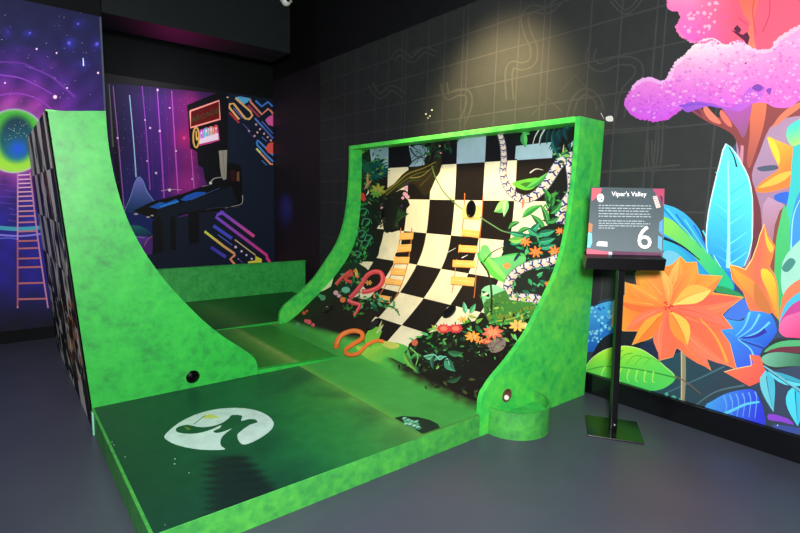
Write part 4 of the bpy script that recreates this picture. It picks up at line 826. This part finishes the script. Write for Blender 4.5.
# coral and orange snakes lower left
Q.P([(336, 270), (352, 262), (366, 268), (370, 276), (360, 290), (350, 300), (338, 292)], (22, 34, 26), 2)
foliage([(338, 278), (350, 268), (362, 272), (360, 290), (372, 306), (350, 306), (340, 292)], 50, 3, 7, GR + [(70, 170, 130), (30, 110, 80)], 19)
def rope(pts, w, c, hi, w1=None): Q.S(pts, w, mixc(c, (60, 10, 10), .4), w1); Q.S(pts, w * .86, c, (w1 or w) * .86); Q.S([(x - .5, y - .7) for x, y in pts], w * .22, hi, w * .1)
RD = (222, 72, 80)
Q.dots([(372, 284, 9)], (26, 16, 14), 14, .8); Q.flower(369, 283, 4, 6, (216, 170, 70), (230, 120, 60)); 
rope([(362, 292), (370, 291), (379, 287), (383, 280), (381, 273), (374, 272), (367, 276), (362, 284), (356, 292), (350, 298)], 4.8, RD, (240, 130, 120))
rope([(348, 300), (353, 303), (360, 305), (358, 310), (354, 316)], 5, RD, (240, 140, 130), 2.5)
rope([(336, 285), (342, 278), (350, 272), (346, 280), (352, 282)], 3.6, (214, 60, 66), (240, 120, 110)); rope([(344, 276), (352, 275), (350, 270)], 3.4, (200, 60, 56), (230, 110, 90))
Q.dots([(346, 290, 4.4)], (110, 190, 160), 9, .7); Q.dots([(336, 293, 2.6), (339, 296, 2)], (226, 170, 180), 7); Q.dots([(343, 300, 3)], (230, 120, 70), 7); Q.leaf((357, 278), (356, 268), 3, (220, 190, 80)); Q.dots([(358, 277, 1.6), (355, 271, 1.6)], (230, 120, 60), 6)
foliage([(360, 296), (376, 298), (396, 304), (398, 312), (380, 310), (366, 308)], 34, 4, 9, [(30, 110, 70), (60, 150, 90), (24, 70, 44), (90, 170, 120)], 23); Q.S([(384, 306), (394, 308), (400, 316)], 2, (60, 120, 50), 1)
foliage([(340, 304), (350, 308), (366, 316), (352, 314)], 14, 3, 7, [(50, 110, 40), (60, 130, 50)], 29)
Q.P([(366, 334), (374, 326), (382, 331), (378, 341), (384, 346), (366, 344)], (110, 190, 60), 2); Q.leaf((376, 334), (384, 324), 2.5, (190, 200, 150)); Q.leaf((378, 332), (382, 320), 2, (180, 180, 120))
OG = (240, 124, 50)
Q.S([(336, 349), (338, 340), (344, 334), (354, 331), (362, 333), (362, 339), (354, 344), (346, 350), (348, 355), (358, 354), (366, 346), (376, 341), (384, 342)], 5.6, (120, 60, 30), 3.4)
Q.S([(336, 348.5), (338, 339.5), (344, 333.5), (354, 330.6), (361.6, 333), (361.6, 338.6), (354, 343.5), (346, 349.6), (348, 354.4), (358, 353.4), (366, 345.6), (376, 340.6), (384, 341.6)], 4.6, OG, 3); Q.S([(337, 344), (342, 335), (352, 330), (360, 332)], 1, (250, 170, 100), .6)
Q.dots([(309, 322, 2.6), (313, 325, 2), (306, 321, 2)], (220, 90, 100), 7); Q.dots([(304, 313, 2), (307, 311, 1.4)], (200, 80, 50), 7); Q.dots([(298, 325, 2.4), (303, 331, 1.8), (323, 298, 3), (320, 296, 2)], (80, 150, 110), 7)
# corner leaf decal on the lane
Q.P([(394, 418), (402, 416), (418, 417), (430, 420), (438, 424), (440, 428), (426, 433), (422, 434), (412, 428)], (12, 38, 30), 1)
for i in range(16): x = 402 + (i * 37 % 36); y = 419 + (x - 402) * .28 + (i % 4) * 2.0; Q.leaf((x, y), (x + 5, y - 1.5 + i % 3), 2.6, ((110, 180, 150), (70, 150, 110), (140, 200, 170), (60, 120, 90))[i % 4])
surf = adopt(Q.make('ramp_surface', M['art']), qr)
surf['label'] = 'curved playing surface painted with chequerboard, snakes and jungle plants'

rimR = [(2.284, .0), (2.284, .144), (2.288, .241), (2.32, .305), (2.382, .362), (2.512, .447), (2.674, .575), (2.744, .648), (2.873, .808), (3.003, .99), (3.084, 1.2), (3.130, 1.45), (3.152, 1.70), (3.158, 1.95), (3.158, 2.062)]
rc = [rimR[0]] + catmull(rimR[1:-1], 4) + [rimR[-1]]
outl = [(x + (.016 if z > .3 else .006), z) for x, z in rc] + [(3.492, 2.062), (3.482, 0)]
def circ(cx, cz, r, n=20): return [(cx + r * math.cos(2 * PI * i / n), cz + r * math.sin(2 * PI * i / n)) for i in range(n)]
adopt(obj('side_panel', prism(outl, YF, YF + .036, [circ(2.535, .215, .042)]), M['green_r'], None), qr)
adopt(obj('side_panel', prism([(2.30, .0)] + rc[1:] + [(3.492, 2.062), (3.482, 0)], YE - .02, YE + .016), M['green_r'], None), qr)
adopt(box('top_rail', M['green_rail'], 3.158, 3.492, YF + .036, YE - .02, 2.022, 2.062, .003), qr)
adopt(box('back_panel', M['ply'], 3.47, 3.485, YF + .036, YE - .02, 0, 2.02), qr)
adopt(box('front_skirt', M['skirt'], XT + .001, 2.284, YF - .002, YF + .016, 0, ZD - .001, .002), qr)
bm = bx(bx(bmesh.new(), 2.6, 2.64, YF + .04, YE - .03, 0, .2), 3.2, 3.24, YF + .04, YE - .03, 0, .7); adopt(obj('frame', bm, M['ply']), qr)
# target holes let into the painted surface
def target(px, py, r, asp=1.0, rim='hole'):
    y, s = hit_s(px, py); bm = bmesh.new(); n = 28; rings = []
    for k, o in ((1.0, .0), (1.0, .007), (.86, .009), (.80, .004), (.0, .004)):
        ring = []
        for i in range(n):
            a = 2 * PI * i / n; q = to_s(y + r * k * math.cos(a), s + r * asp * k * math.sin(a), .003 + o)
            ring.append(bm.verts.new(q))
        rings.append(ring)
    for a, b in zip(rings[:-1], rings[1:-1]):
        for i in range(n): bm.faces.new((a[i], a[(i + 1) % n], b[(i + 1) % n], b[i]))
    bm.faces.new(rings[3]); bmesh.ops.delete(bm, geom=rings[4], context='VERTS')
    o = obj('target_hole', bm, M[rim], None, True); adopt(o, qr); return o
for a in ((471.5, 209, .056, 1.35), (449.5, 312, .058, 1.25), (374, 324.5, .05, 1.5), (328, 309, .045, 1.3), (383, 213, .035, 1.5)): target(*a)

# ---------------- ball cup at the foot of the right panel
cup = thing('ball_cup', 'round open green ball catcher fixed to foot of the right ramp panel', 'ball cup', Vector((2.56, 1.93, 0)))
bm = bmesh.new(); n = 40; cx0, cy0, r1 = 2.605, YF - .004, .238
prof_ = [(r1, .0), (r1, .175), (r1 - .012, .175), (r1 - .012, .10)]
rings = [[bm.verts.new((cx0 + r * math.cos(PI + PI * i / n), cy0 + r * math.sin(PI + PI * i / n), z)) for i in range(n + 1)] for r, z in prof_]
for a, b in zip(rings, rings[1:]):
    for i in range(n): bm.faces.new((a[i], a[i + 1], b[i + 1], b[i]))
adopt(obj('cup_wall', bm, M['skirt'], None, True), cup)
bm = bmesh.new(); vs = [bm.verts.new((cx0 + (r1 - .012) * math.cos(PI + PI * i / n), cy0 + (r1 - .012) * math.sin(PI + PI * i / n), .10)) for i in range(n + 1)]; bm.faces.new(vs)
adopt(obj('cup_floor', bm, M['green_dark']), cup)
bm = bmesh.new(); N2 = 24
for r0, r2, d0, d1 in ((.045, .045, 0, -.005), (.045, .038, -.005, -.005), (.038, .038, -.005, .09)):
    A_ = [bm.verts.new((2.535 + r0 * math.cos(2 * PI * i / N2), YF + d0 - .001, .215 + r0 * math.sin(2 * PI * i / N2))) for i in range(N2)]
    B_ = [bm.verts.new((2.535 + r2 * math.cos(2 * PI * i / N2), YF + d1 - .001, .215 + r2 * math.sin(2 * PI * i / N2))) for i in range(N2)]
    for i in range(N2): bm.faces.new((A_[i], A_[(i + 1) % N2], B_[(i + 1) % N2], B_[i]))
bm.faces.new(B_)
adopt(obj('outlet_ring', bm, M['rim'], None, True), cup)['label'] = 'brown ringed ball outlet hole'
bm = bmesh.new(); bmesh.ops.create_uvsphere(bm, u_segments=20, v_segments=12, radius=.017)
bo = obj('golf_ball', bm, M['ball'], None, True); bo.location = (2.545, YF + .008, .194)
tag(bo, 'small white ball resting in the brown ringed outlet above the ball cup', 'golf ball')

# ---------------- left quarter pipe
ql = thing('quarter_pipe', 'tall green skate style ramp at left with chequered outer side and black hole', 'mini golf ramp', Vector((.8, 4.4, 0)))
rl = [(.557, 1.948), (.561, 1.78), (.579, 1.604), (.612, 1.425), (.656, 1.277), (.712, 1.144), (.775, 1.024), (.861, .888), (.97, .745), (1.10, .590), (1.234, .460), (1.36, .358), (1.447, .275), (1.474, .21)]
rl = catmull(rl, 3)
outl = rl + [(1.474, .142), (.42, .142), (.41, 0), (.40, 0), (.416, .14), (.261, 1.91)]
outl = rl + [(1.474, 0), (.402, 0), (.261, 1.91)]
adopt(obj('side_panel', prism(outl, YP, YP + .036, [circ(1.006, .216, .046, 24)]), M['green']), ql)
outb = [(x, z) for x, z in rl if z > .2] + [(1.474, 0), (.402, 0), (.261, 1.91)]
adopt(obj('side_panel', prism(outb, 5.36, 5.39), M['green']), ql)
bm = bmesh.new(); N2 = 24
A_ = [bm.verts.new((1.006 + .046 * math.cos(2 * PI * i / N2), YP + .003, .216 + .046 * math.sin(2 * PI * i / N2))) for i in range(N2)]
B_ = [bm.verts.new((1.006 + .046 * math.cos(2 * PI * i / N2), YP + .16, .216 + .046 * math.sin(2 * PI * i / N2))) for i in range(N2)]
for i in range(N2): bm.faces.new((A_[i], A_[(i + 1) % N2], B_[(i + 1) % N2], B_[i]))
bm.faces.new(B_); adopt(obj('ball_hole', bm, M['hole'], None, True), ql)['label'] = 'round black ball hole'
adopt(obj('lip', prism([(1.476, .1402), (1.476, .174), (2.2, .1425), (2.2, .1402)], YP - .002, YP + .046), M['green']), ql)
# its riding surface, with a long thin toe that ends as a low lip
sf = [(.42, 1.90), (.43, 1.70), (.45, 1.5), (.49, 1.3), (.56, 1.1), (.66, .9), (.80, .7), (.96, .5), (1.14, .34), (1.32, .225), (1.46, .174), (1.82, .157), (2.2, .1425)]
sfc = catmull(sf, 4); L3 = [0]
for a, b in zip(sfc, sfc[1:]): L3.append(L3[-1] + math.hypot(b[0] - a[0], b[1] - a[1]))
def l2p(s):
    for i in range(len(L3) - 1):
        if s <= L3[i + 1] or i == len(L3) - 2:
            t = (s - L3[i]) / (L3[i + 1] - L3[i]); a, b = sfc[i], sfc[i + 1]; d = Vector((b[0] - a[0], b[1] - a[1])).normalized()
            return Vector((a[0] + (b[0] - a[0]) * t, a[1] + (b[1] - a[1]) * t)), Vector((-d.y, d.x))
T = Art(None, lambda u, v, o: (lambda p, n: (p.x + n.x * o, u, p.y + n.y * o))(*l2p(v)), (YP + .045, YE, 0, L3[-1]), cell=.06, curved=True)
T.curved = True
def toe(u, v, x, y):
    X = l2p(v)[0].x; Y_ = u
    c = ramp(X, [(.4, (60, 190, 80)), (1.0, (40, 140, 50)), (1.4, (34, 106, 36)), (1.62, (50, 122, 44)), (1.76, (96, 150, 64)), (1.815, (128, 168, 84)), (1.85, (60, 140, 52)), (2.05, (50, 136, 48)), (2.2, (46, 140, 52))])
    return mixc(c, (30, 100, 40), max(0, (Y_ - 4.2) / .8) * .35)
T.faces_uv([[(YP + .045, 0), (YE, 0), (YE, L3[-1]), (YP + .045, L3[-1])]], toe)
k = len(sfc); vv = []
for y in (YP + .038, YE):
    for dz in (0, 1):
        for p in sfc: vv.append((p[0], y, p[1] - .0005 if dz == 0 else (.1405 if p[0] > 1.3 else p[1] - .02)))
ff = []
for i in range(k - 1): ff += [(i, i + 1, 2 * k + i + 1, 2 * k + i), (i, k + i, k + i + 1, i + 1), (2 * k + i, 2 * k + i + 1, 3 * k + i + 1, 3 * k + i)]
T.solid(vv, ff, (62, 170, 70))
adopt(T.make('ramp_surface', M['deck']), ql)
adopt(box('top_rail', M['green_rail'], .265, .55, YP + .036, 5.36, 1.905, 1.925), ql)
# outer side, painted with chequers and jungle
O0 = Vector((.398, 3.5, 0))
def hit_o(x, y):
    r = ray(x, y); n = Vector((1, 0, .073)); t = n.dot(O0 - EYE) / n.dot(r); p = EYE + r * t
    return ((p.y - YP) / (2.2 - .18 * p.z), p.z)
def to_o(u, v, o): return (O0.x - .073 * v - o, YP + .0 + u * (2.2 - .18 * v), v)
U = Art(hit_o, to_o, (0, 1, 0, 1.912), cell=.12)
q4 = [to_o(0, 0, 0), to_o(1, 0, 0), to_o(1, 1.912, 0), to_o(0, 1.912, 0)]
U.solid(q4 + [(x + .012, y, z) for x, y, z in q4], [(0, 1, 2, 3), (4, 5, 6, 7), (0, 1, 5, 4), (1, 2, 6, 5), (2, 3, 7, 6), (3, 0, 4, 7)], (16, 16, 16))
U.faces_uv([[(0, 0), (1, 0), (1, 1.912), (0, 1.912)]], (17, 18, 18))
R5 = random.Random(11); ps = []
for r in range(6):
    for c in range(7):
        if (r + c) % 2: ps.append([(c * .15 - .05 + .02 * math.sin(r * 2), .0 + r * .32), (c * .15 + .10 + .02 * math.sin(r * 2), r * .32), (c * .15 + .10 + .02 * math.sin(r * 2 + 1), r * .32 + .32), (c * .15 - .05 + .02 * math.sin(r * 2 + 1), r * .32 + .32)])
U.faces_uv(ps, (236, 232, 224))
def uf(n, v0, v1, cols, w0, w1, h0, h1, u0=0, u1=1):
    by = {}
    for i in range(n):
        u = R5.uniform(u0, u1); v = R5.uniform(v0, v1); w = R5.uniform(w0, w1); h = R5.uniform(h0, h1); a = R5.uniform(-.5, .5)
        by.setdefault(R5.choice(cols), []).append([(u, v), (u + w / 2 + a * .03, v + h * .4), (u + a * .08, v + h), (u - w / 2 + a * .03, v + h * .5)])
    for c in by: U.faces_uv(by[c], c)
uf(60, 0, 1.8, [(20, 22, 22), (90, 92, 90), (26, 54, 30), (190, 184, 176)], .02, .08, .1, .3); uf(26, .6, 1.7, [(24, 60, 34), (20, 22, 20), (110, 60, 40)], .02, .08, .1, .35, 0, .4)
uf(80, 0, .7, [(26, 56, 34), (18, 22, 20), (24, 40, 26), (40, 70, 34)], .04, .1, .08, .2); uf(34, .1, .75, [(206, 110, 50), (180, 60, 44), (220, 160, 90)], .02, .05, .05, .12, 0, .45); uf(14, .2, .9, [(120, 50, 46), (60, 110, 50)], .02, .05, .05, .12)
U.faces_uv([[(0, 0), (.012, 0), (.02, 1.912), (0, 1.912)]], (20, 60, 34))
adopt(U.make('outer_panel', M['art']), ql)['label'] = 'outer panel painted with black and white chequers and foliage'
adopt(box('corner_strip', plain('pale_green_corner_trim', (120, 190, 160), .4), .386, .396, YP - .09, YP - .06, .0, .142, .002), ql)

# ---------------- back lane and low barrier wall
lane_t = thing('lane_platform', 'dark green lane platform behind the ramps in front of low green wall', 'mini golf lane', Vector((2, 5.7, 0)))
N_ = Art(None, lambda u, v, o: (u, v, .165 + o), (1.48, 3.2, 4.87, 6.392), cell=.08)
box_solid(N_, 1.48, 3.2, 4.87, 6.392, .145, .165, (60, 170, 70))
def backcol(u, v, x, y):
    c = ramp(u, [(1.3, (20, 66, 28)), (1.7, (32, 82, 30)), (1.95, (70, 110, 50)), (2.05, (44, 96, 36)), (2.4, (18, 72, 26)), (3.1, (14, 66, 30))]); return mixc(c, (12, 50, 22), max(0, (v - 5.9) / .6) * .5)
N_.faces_uv([[(1.48, 4.87), (3.2, 4.87), (3.2, 6.4), (1.48, 6.4)]], backcol)
adopt(N_.make('deck', M['deck']), lane_t)
adopt(box('edge_strip', M['green'], 1.56, 2.28, 4.867, 4.87, .142, .165), lane_t)
adopt(box('frame', M['ply'], 1.5, 3.18, 4.9, 6.37, 0, .145), lane_t)
bw = thing('barrier_wall', 'low deep green wall across the far end of the course', 'barrier wall', Vector((2.4, 6.43, 0)))
adopt(box('wall_board', M['green_dark'], 1.0, 3.43, 6.396, 6.43, 0, .578, .003), bw)
adopt(box('cap', M['green_dark'], .99, 3.44, 6.39, 6.47, .578, .592, .003), bw)
adopt(box('wall_board', M['green_dark'], 1.0, 3.43, 6.436, 6.465, 0, .578, .003), bw)
bm = bmesh.new(); bx(bm, 2.3, 2.36, 5.03, 5.07, .166, .176, .003)

# ================================================================ SIGN STAND
B0 = Vector((3.08, 1.55, 0)); e1 = Vector((.779, -.626, 0)).normalized(); nrm = Vector((-e1.y * -1, 0, 0)); nrm = Vector((-.626, -.779, 0)).normalized()
sg = thing('sign_stand', 'black pole stand with information sign showing a white number 6', 'sign', B0)
def orient(name, bm, m, smooth=False):
    for v in bm.verts: v.co = B0 + e1 * v.co.x - nrm * v.co.y + Vector((0, 0, v.co.z))
    return adopt(obj(name, bm, m, None, smooth), sg)
pq = [at(x, y, 2, .008) for x, y in ((588, 415), (639, 422), (641, 443), (584, 434))]
hx = .165; a0 = math.atan2((pq[1] - pq[0]).y, (pq[1] - pq[0]).x)
bm = bx(bmesh.new(), -.165, .165, -.165, .165, 0, .01, .003)
for v in bm.verts:
    x, y = v.co.x, v.co.y; v.co = Vector((B0.x + x * math.cos(a0) - y * math.sin(a0), B0.y + x * math.sin(a0) + y * math.cos(a0), v.co.z))
adopt(obj('base_plate', bm, M['plate']), sg)
bm = bx(bmesh.new(), -.021, .021, -.018, .018, .01, 1.10, .003)
for v in bm.verts: v.co.x -= .03 * v.co.z
orient('pole', bm, M['blackmetal'])
bm = bmesh.new(); bmesh.ops.create_uvsphere(bm, u_segments=12, v_segments=8, radius=.007)
for v in bm.verts: v.co += Vector((0, -.022, .04))
orient('screw', bm, plain('steel_screw', (170, 170, 165), .3, .8), True)
# tray: tapered ledge under the sign
bm = bmesh.new(); vs = []
for x, y, z in ((-.265, .02, 1.165), (.20, .02, 1.165), (.215, -.07, 1.135), (-.275, -.07, 1.135), (-.265, .02, 1.09), (.20, .02, 1.09), (.208, -.07, 1.066), (-.282, -.07, 1.066)): vs.append(bm.verts.new((x, y, z)))
for f in ((0, 1, 2, 3), (4, 5, 6, 7), (0, 1, 5, 4), (1, 2, 6, 5), (2, 3, 7, 6), (3, 0, 4, 7)): bm.faces.new([vs[i] for i in f])
orient('ledge', bm, M['blackmetal'])
SP0 = B0 + nrm * .012
def hit_g(x, y):
    r = ray(x, y); t = nrm.dot(SP0 - EYE) / nrm.dot(r); p = EYE + r * t; return ((p - SP0).dot(e1), p.z)
def to_g(u, v, o): p = SP0 + e1 * u + nrm * o; return (p.x, p.y, v)
cr = [hit_g(*p) for p in ((591, 187), (664.5, 188.6), (662.8, 256.5), (587, 254))]
print('sign corners', cr)
Sg = Art(hit_g, to_g, (-1, 1, 0, 3), cell=.02)
q4 = [to_g(*c, 0) for c in cr]; q5 = [to_g(*c, -.008) for c in cr]
Sg.solid(q4 + q5, [(0, 1, 2, 3), (4, 5, 6, 7), (0, 1, 5, 4), (1, 2, 6, 5), (2, 3, 7, 6), (3, 0, 4, 7)], (20, 20, 22))
def sgz(pts): return Z(580, 180, 5.92, pts)
Sg.faces_uv([cr], lambda u, v, x, y: mixc((68, 80, 84), (98, 110, 114), (y - 188) / 66))
Sg.P(sgz([(70, 48), (130, 50), (120, 80), (90, 110), (68, 125)]), (206, 90, 100)); Sg.P(sgz([(430, 52), (500, 52), (497, 160), (470, 110), (440, 70)]), (170, 70, 100)); Sg.P(sgz([(470, 90), (490, 100), (488, 150)]), (90, 50, 80))
Sg.P(sgz([(40, 405), (100, 415), (170, 425), (170, 442), (38, 436)]), (200, 100, 120)); Sg.P(sgz([(170, 425), (190, 427), (190, 443), (170, 443)]), (190, 226, 230)); Sg.P(sgz([(190, 420), (330, 425), (330, 447), (190, 443)]), (96, 60, 84)); Sg.P(sgz([(330, 425), (480, 430), (486, 455), (330, 447)]), (104, 66, 90))
Sg.P(sgz([(48, 310), (70, 315), (72, 370), (60, 400), (42, 400)]), (120, 200, 220)); Sg.P(sgz([(52, 250), (75, 262), (70, 310), (48, 310)]), (180, 120, 90)); Sg.P(sgz([(470, 250), (492, 230), (488, 330), (466, 300)]), (90, 150, 200)); Sg.P(sgz([(462, 330), (486, 340), (484, 420), (460, 400)]), (110, 170, 210)); Sg.P(sgz([(430, 98), (455, 92), (478, 160), (452, 168)]), (226, 196, 190))
for i in range(5): Sg.S(sgz([(434 + i * 5, 104 + i * 13), (456 + i * 5, 98 + i * 13)]), .5, (150, 90, 90), sm=0)
Sg.P(sgz([(108, 85), (130, 82), (142, 100), (135, 128), (112, 130), (100, 108)]), (200, 206, 206), 2); Sg.dots([(sgz([(118, 100)])[0][0], sgz([(118, 100)])[0][1], .7), (sgz([(128, 116)])[0][0], sgz([(128, 116)])[0][1], .8)], (60, 66, 70))
Sg.text("Viper's Valley", sgz([(290, 84)])[0], (1, .01), (0, -1), (240, 242, 240), 6.4, .06)
Sg.S(sgz([(190, 112), (310, 116)]), .6, (50, 66, 72), sm=0)
rl_ = random.Random(4)
for i, (y, x1) in enumerate(((150, 420), (166, 425), (182, 405), (199, 418), (214, 420), (241, 380), (256, 415), (270, 385), (284, 205))):
    x = 110
    dash = []
    while x < x1:
        w = rl_.uniform(10, 34); dash += Sg.ribbon(sgz([(x, y + (x - 110) * .012), (min(x1, x + w), y + (min(x1, x + w) - 110) * .012)]), .85, .85, 0); x += w + 5
    Sg.many(dash, (166, 178, 182))
Sg.P(sgz([(100, 372), (112, 362), (162, 366), (162, 394), (98, 390)]), (226, 230, 230)); Sg.many([sgz([(112 + i * 12, 370), (116 + i * 12, 370), (112 + i * 12, 384), (108 + i * 12, 384)]) for i in range(4)], (120, 130, 134))
Sg.text('6', sgz([(382, 348)])[0], (1, .02), (0, -1), (30, 34, 36), 34, .115); Sg.text('6', sgz([(381, 347)])[0], (1, .02), (0, -1), (250, 250, 250), 33, .075)
adopt(Sg.make('sign_panel', M['artgloss']), sg)['label'] = "grey printed sign panel reading Viper's Valley with large 6"

# ================================================================ CEILING CAMERA
sec = thing('security_camera', 'small white dome camera on the dark overhead beam', 'security camera', Vector((2.98, YL, 3.68)))
p0 = at(283.5, 1, 1, YL)
bm = cyl(bmesh.new(), (p0.x, YL - .07, 0), .075, .06, p0.z - .02, p0.z + .09, 24); bx(bm, p0.x - .03, p0.x + .03, YL - .07, YL, p0.z + .02, p0.z + .07)
adopt(obj('housing', bm, M['white'], None, True), sec)
bm = bmesh.new(); bmesh.ops.create_uvsphere(bm, u_segments=24, v_segments=14, radius=.06)
for v in bm.verts: v.co += Vector((p0.x, YL - .07, p0.z - .02))
adopt(obj('dome', bm, M['white'], None, True), sec)
bm = bmesh.new(); bmesh.ops.create_uvsphere(bm, u_segments=24, v_segments=14, radius=.028)
for v in bm.verts: v.co += Vector((p0.x, YL - .115, p0.z - .02))
adopt(obj('lens', bm, M['lens'], None, True), sec)

# ================================================================ LIGHT
w = bpy.data.worlds.new('world'); sc.world = w; w.use_nodes = True
w.node_tree.nodes['Background'].inputs[0].default_value = (.4, .45, .6, 1); w.node_tree.nodes['Background'].inputs[1].default_value = .02
def lamp(kind, name, loc, to, power, col=(1, 1, 1), size=.3, spot=60, blend=.6):
    l = bpy.data.lights.new(name, kind); o = bpy.data.objects.new(name, l); C.objects.link(o); o.location = loc
    l.energy = power; l.color = col
    if kind == 'AREA': l.shape = 'DISK'; l.size = size
    else: l.shadow_soft_size = size
    if kind == 'SPOT': l.spot_size = math.radians(spot); l.spot_blend = blend
    o.rotation_euler = (Vector(to) - Vector(loc)).to_track_quat('-Z', 'Y').to_euler(); return o
lamp('AREA', 'flash', (-.05, -.2, 1.85), (3.0, 2.6, 1.3), 262, (1, .99, .98), .35)
lamp('AREA', 'ceiling_lamp_near', (.9, .3, 3.9), (2.4, 2.2, .3), 22, (1, .98, .96), 1.2)
lamp('AREA', 'ceiling_lamp_ramp', (1.3, 4.2, 3.9), (1.8, 4.2, 0), 9, (.95, 1, .96), .8)
lamp('SPOT', 'wall_washer', (2.5, 3.15, 3.3), (3.56, 3.15, 2.1), 560, (1, .76, .36), .15, 78, 1)
lamp('SPOT', 'blue_spot', (3.1, 7.2, 1.4), (3.56, 7.3, 1.3), 20, (.08, .12, 1), .05, 70, 1)
lamp('SPOT', 'magenta_spot', (1.9, 6.9, 2.6), (1.9, 6.35, 3.3), 22, (1, .04, .42), .1, 100, 1)
lamp('AREA', 'alcove_fill', (1.9, 6.75, 3.2), (2.0, 7.7, 1.7), 10, (.95, .92, 1), .4)  # unseen fill light, added to brighten the arcade mural
lamp('AREA', 'left_side_fill', (-2.2, 3.2, 3.4), (.3, 4.6, 1.0), 22, (1, .98, .96), .5)  # added fill, no fixture here; lifts the left ramp's outer panel
lamp('AREA', 'left_mural_fill', (-.3, 4.2, 3.9), (0, 6.1, 1.6), 14, (.95, .93, 1), .5)  # added fill light for the left side and space mural, not a fixture

sc.view_settings.view_transform = 'Standard'; sc.view_settings.look = 'None'; sc.view_settings.gamma = 1; sc.view_settings.use_curve_mapping = False
sc.view_settings.exposure = 0
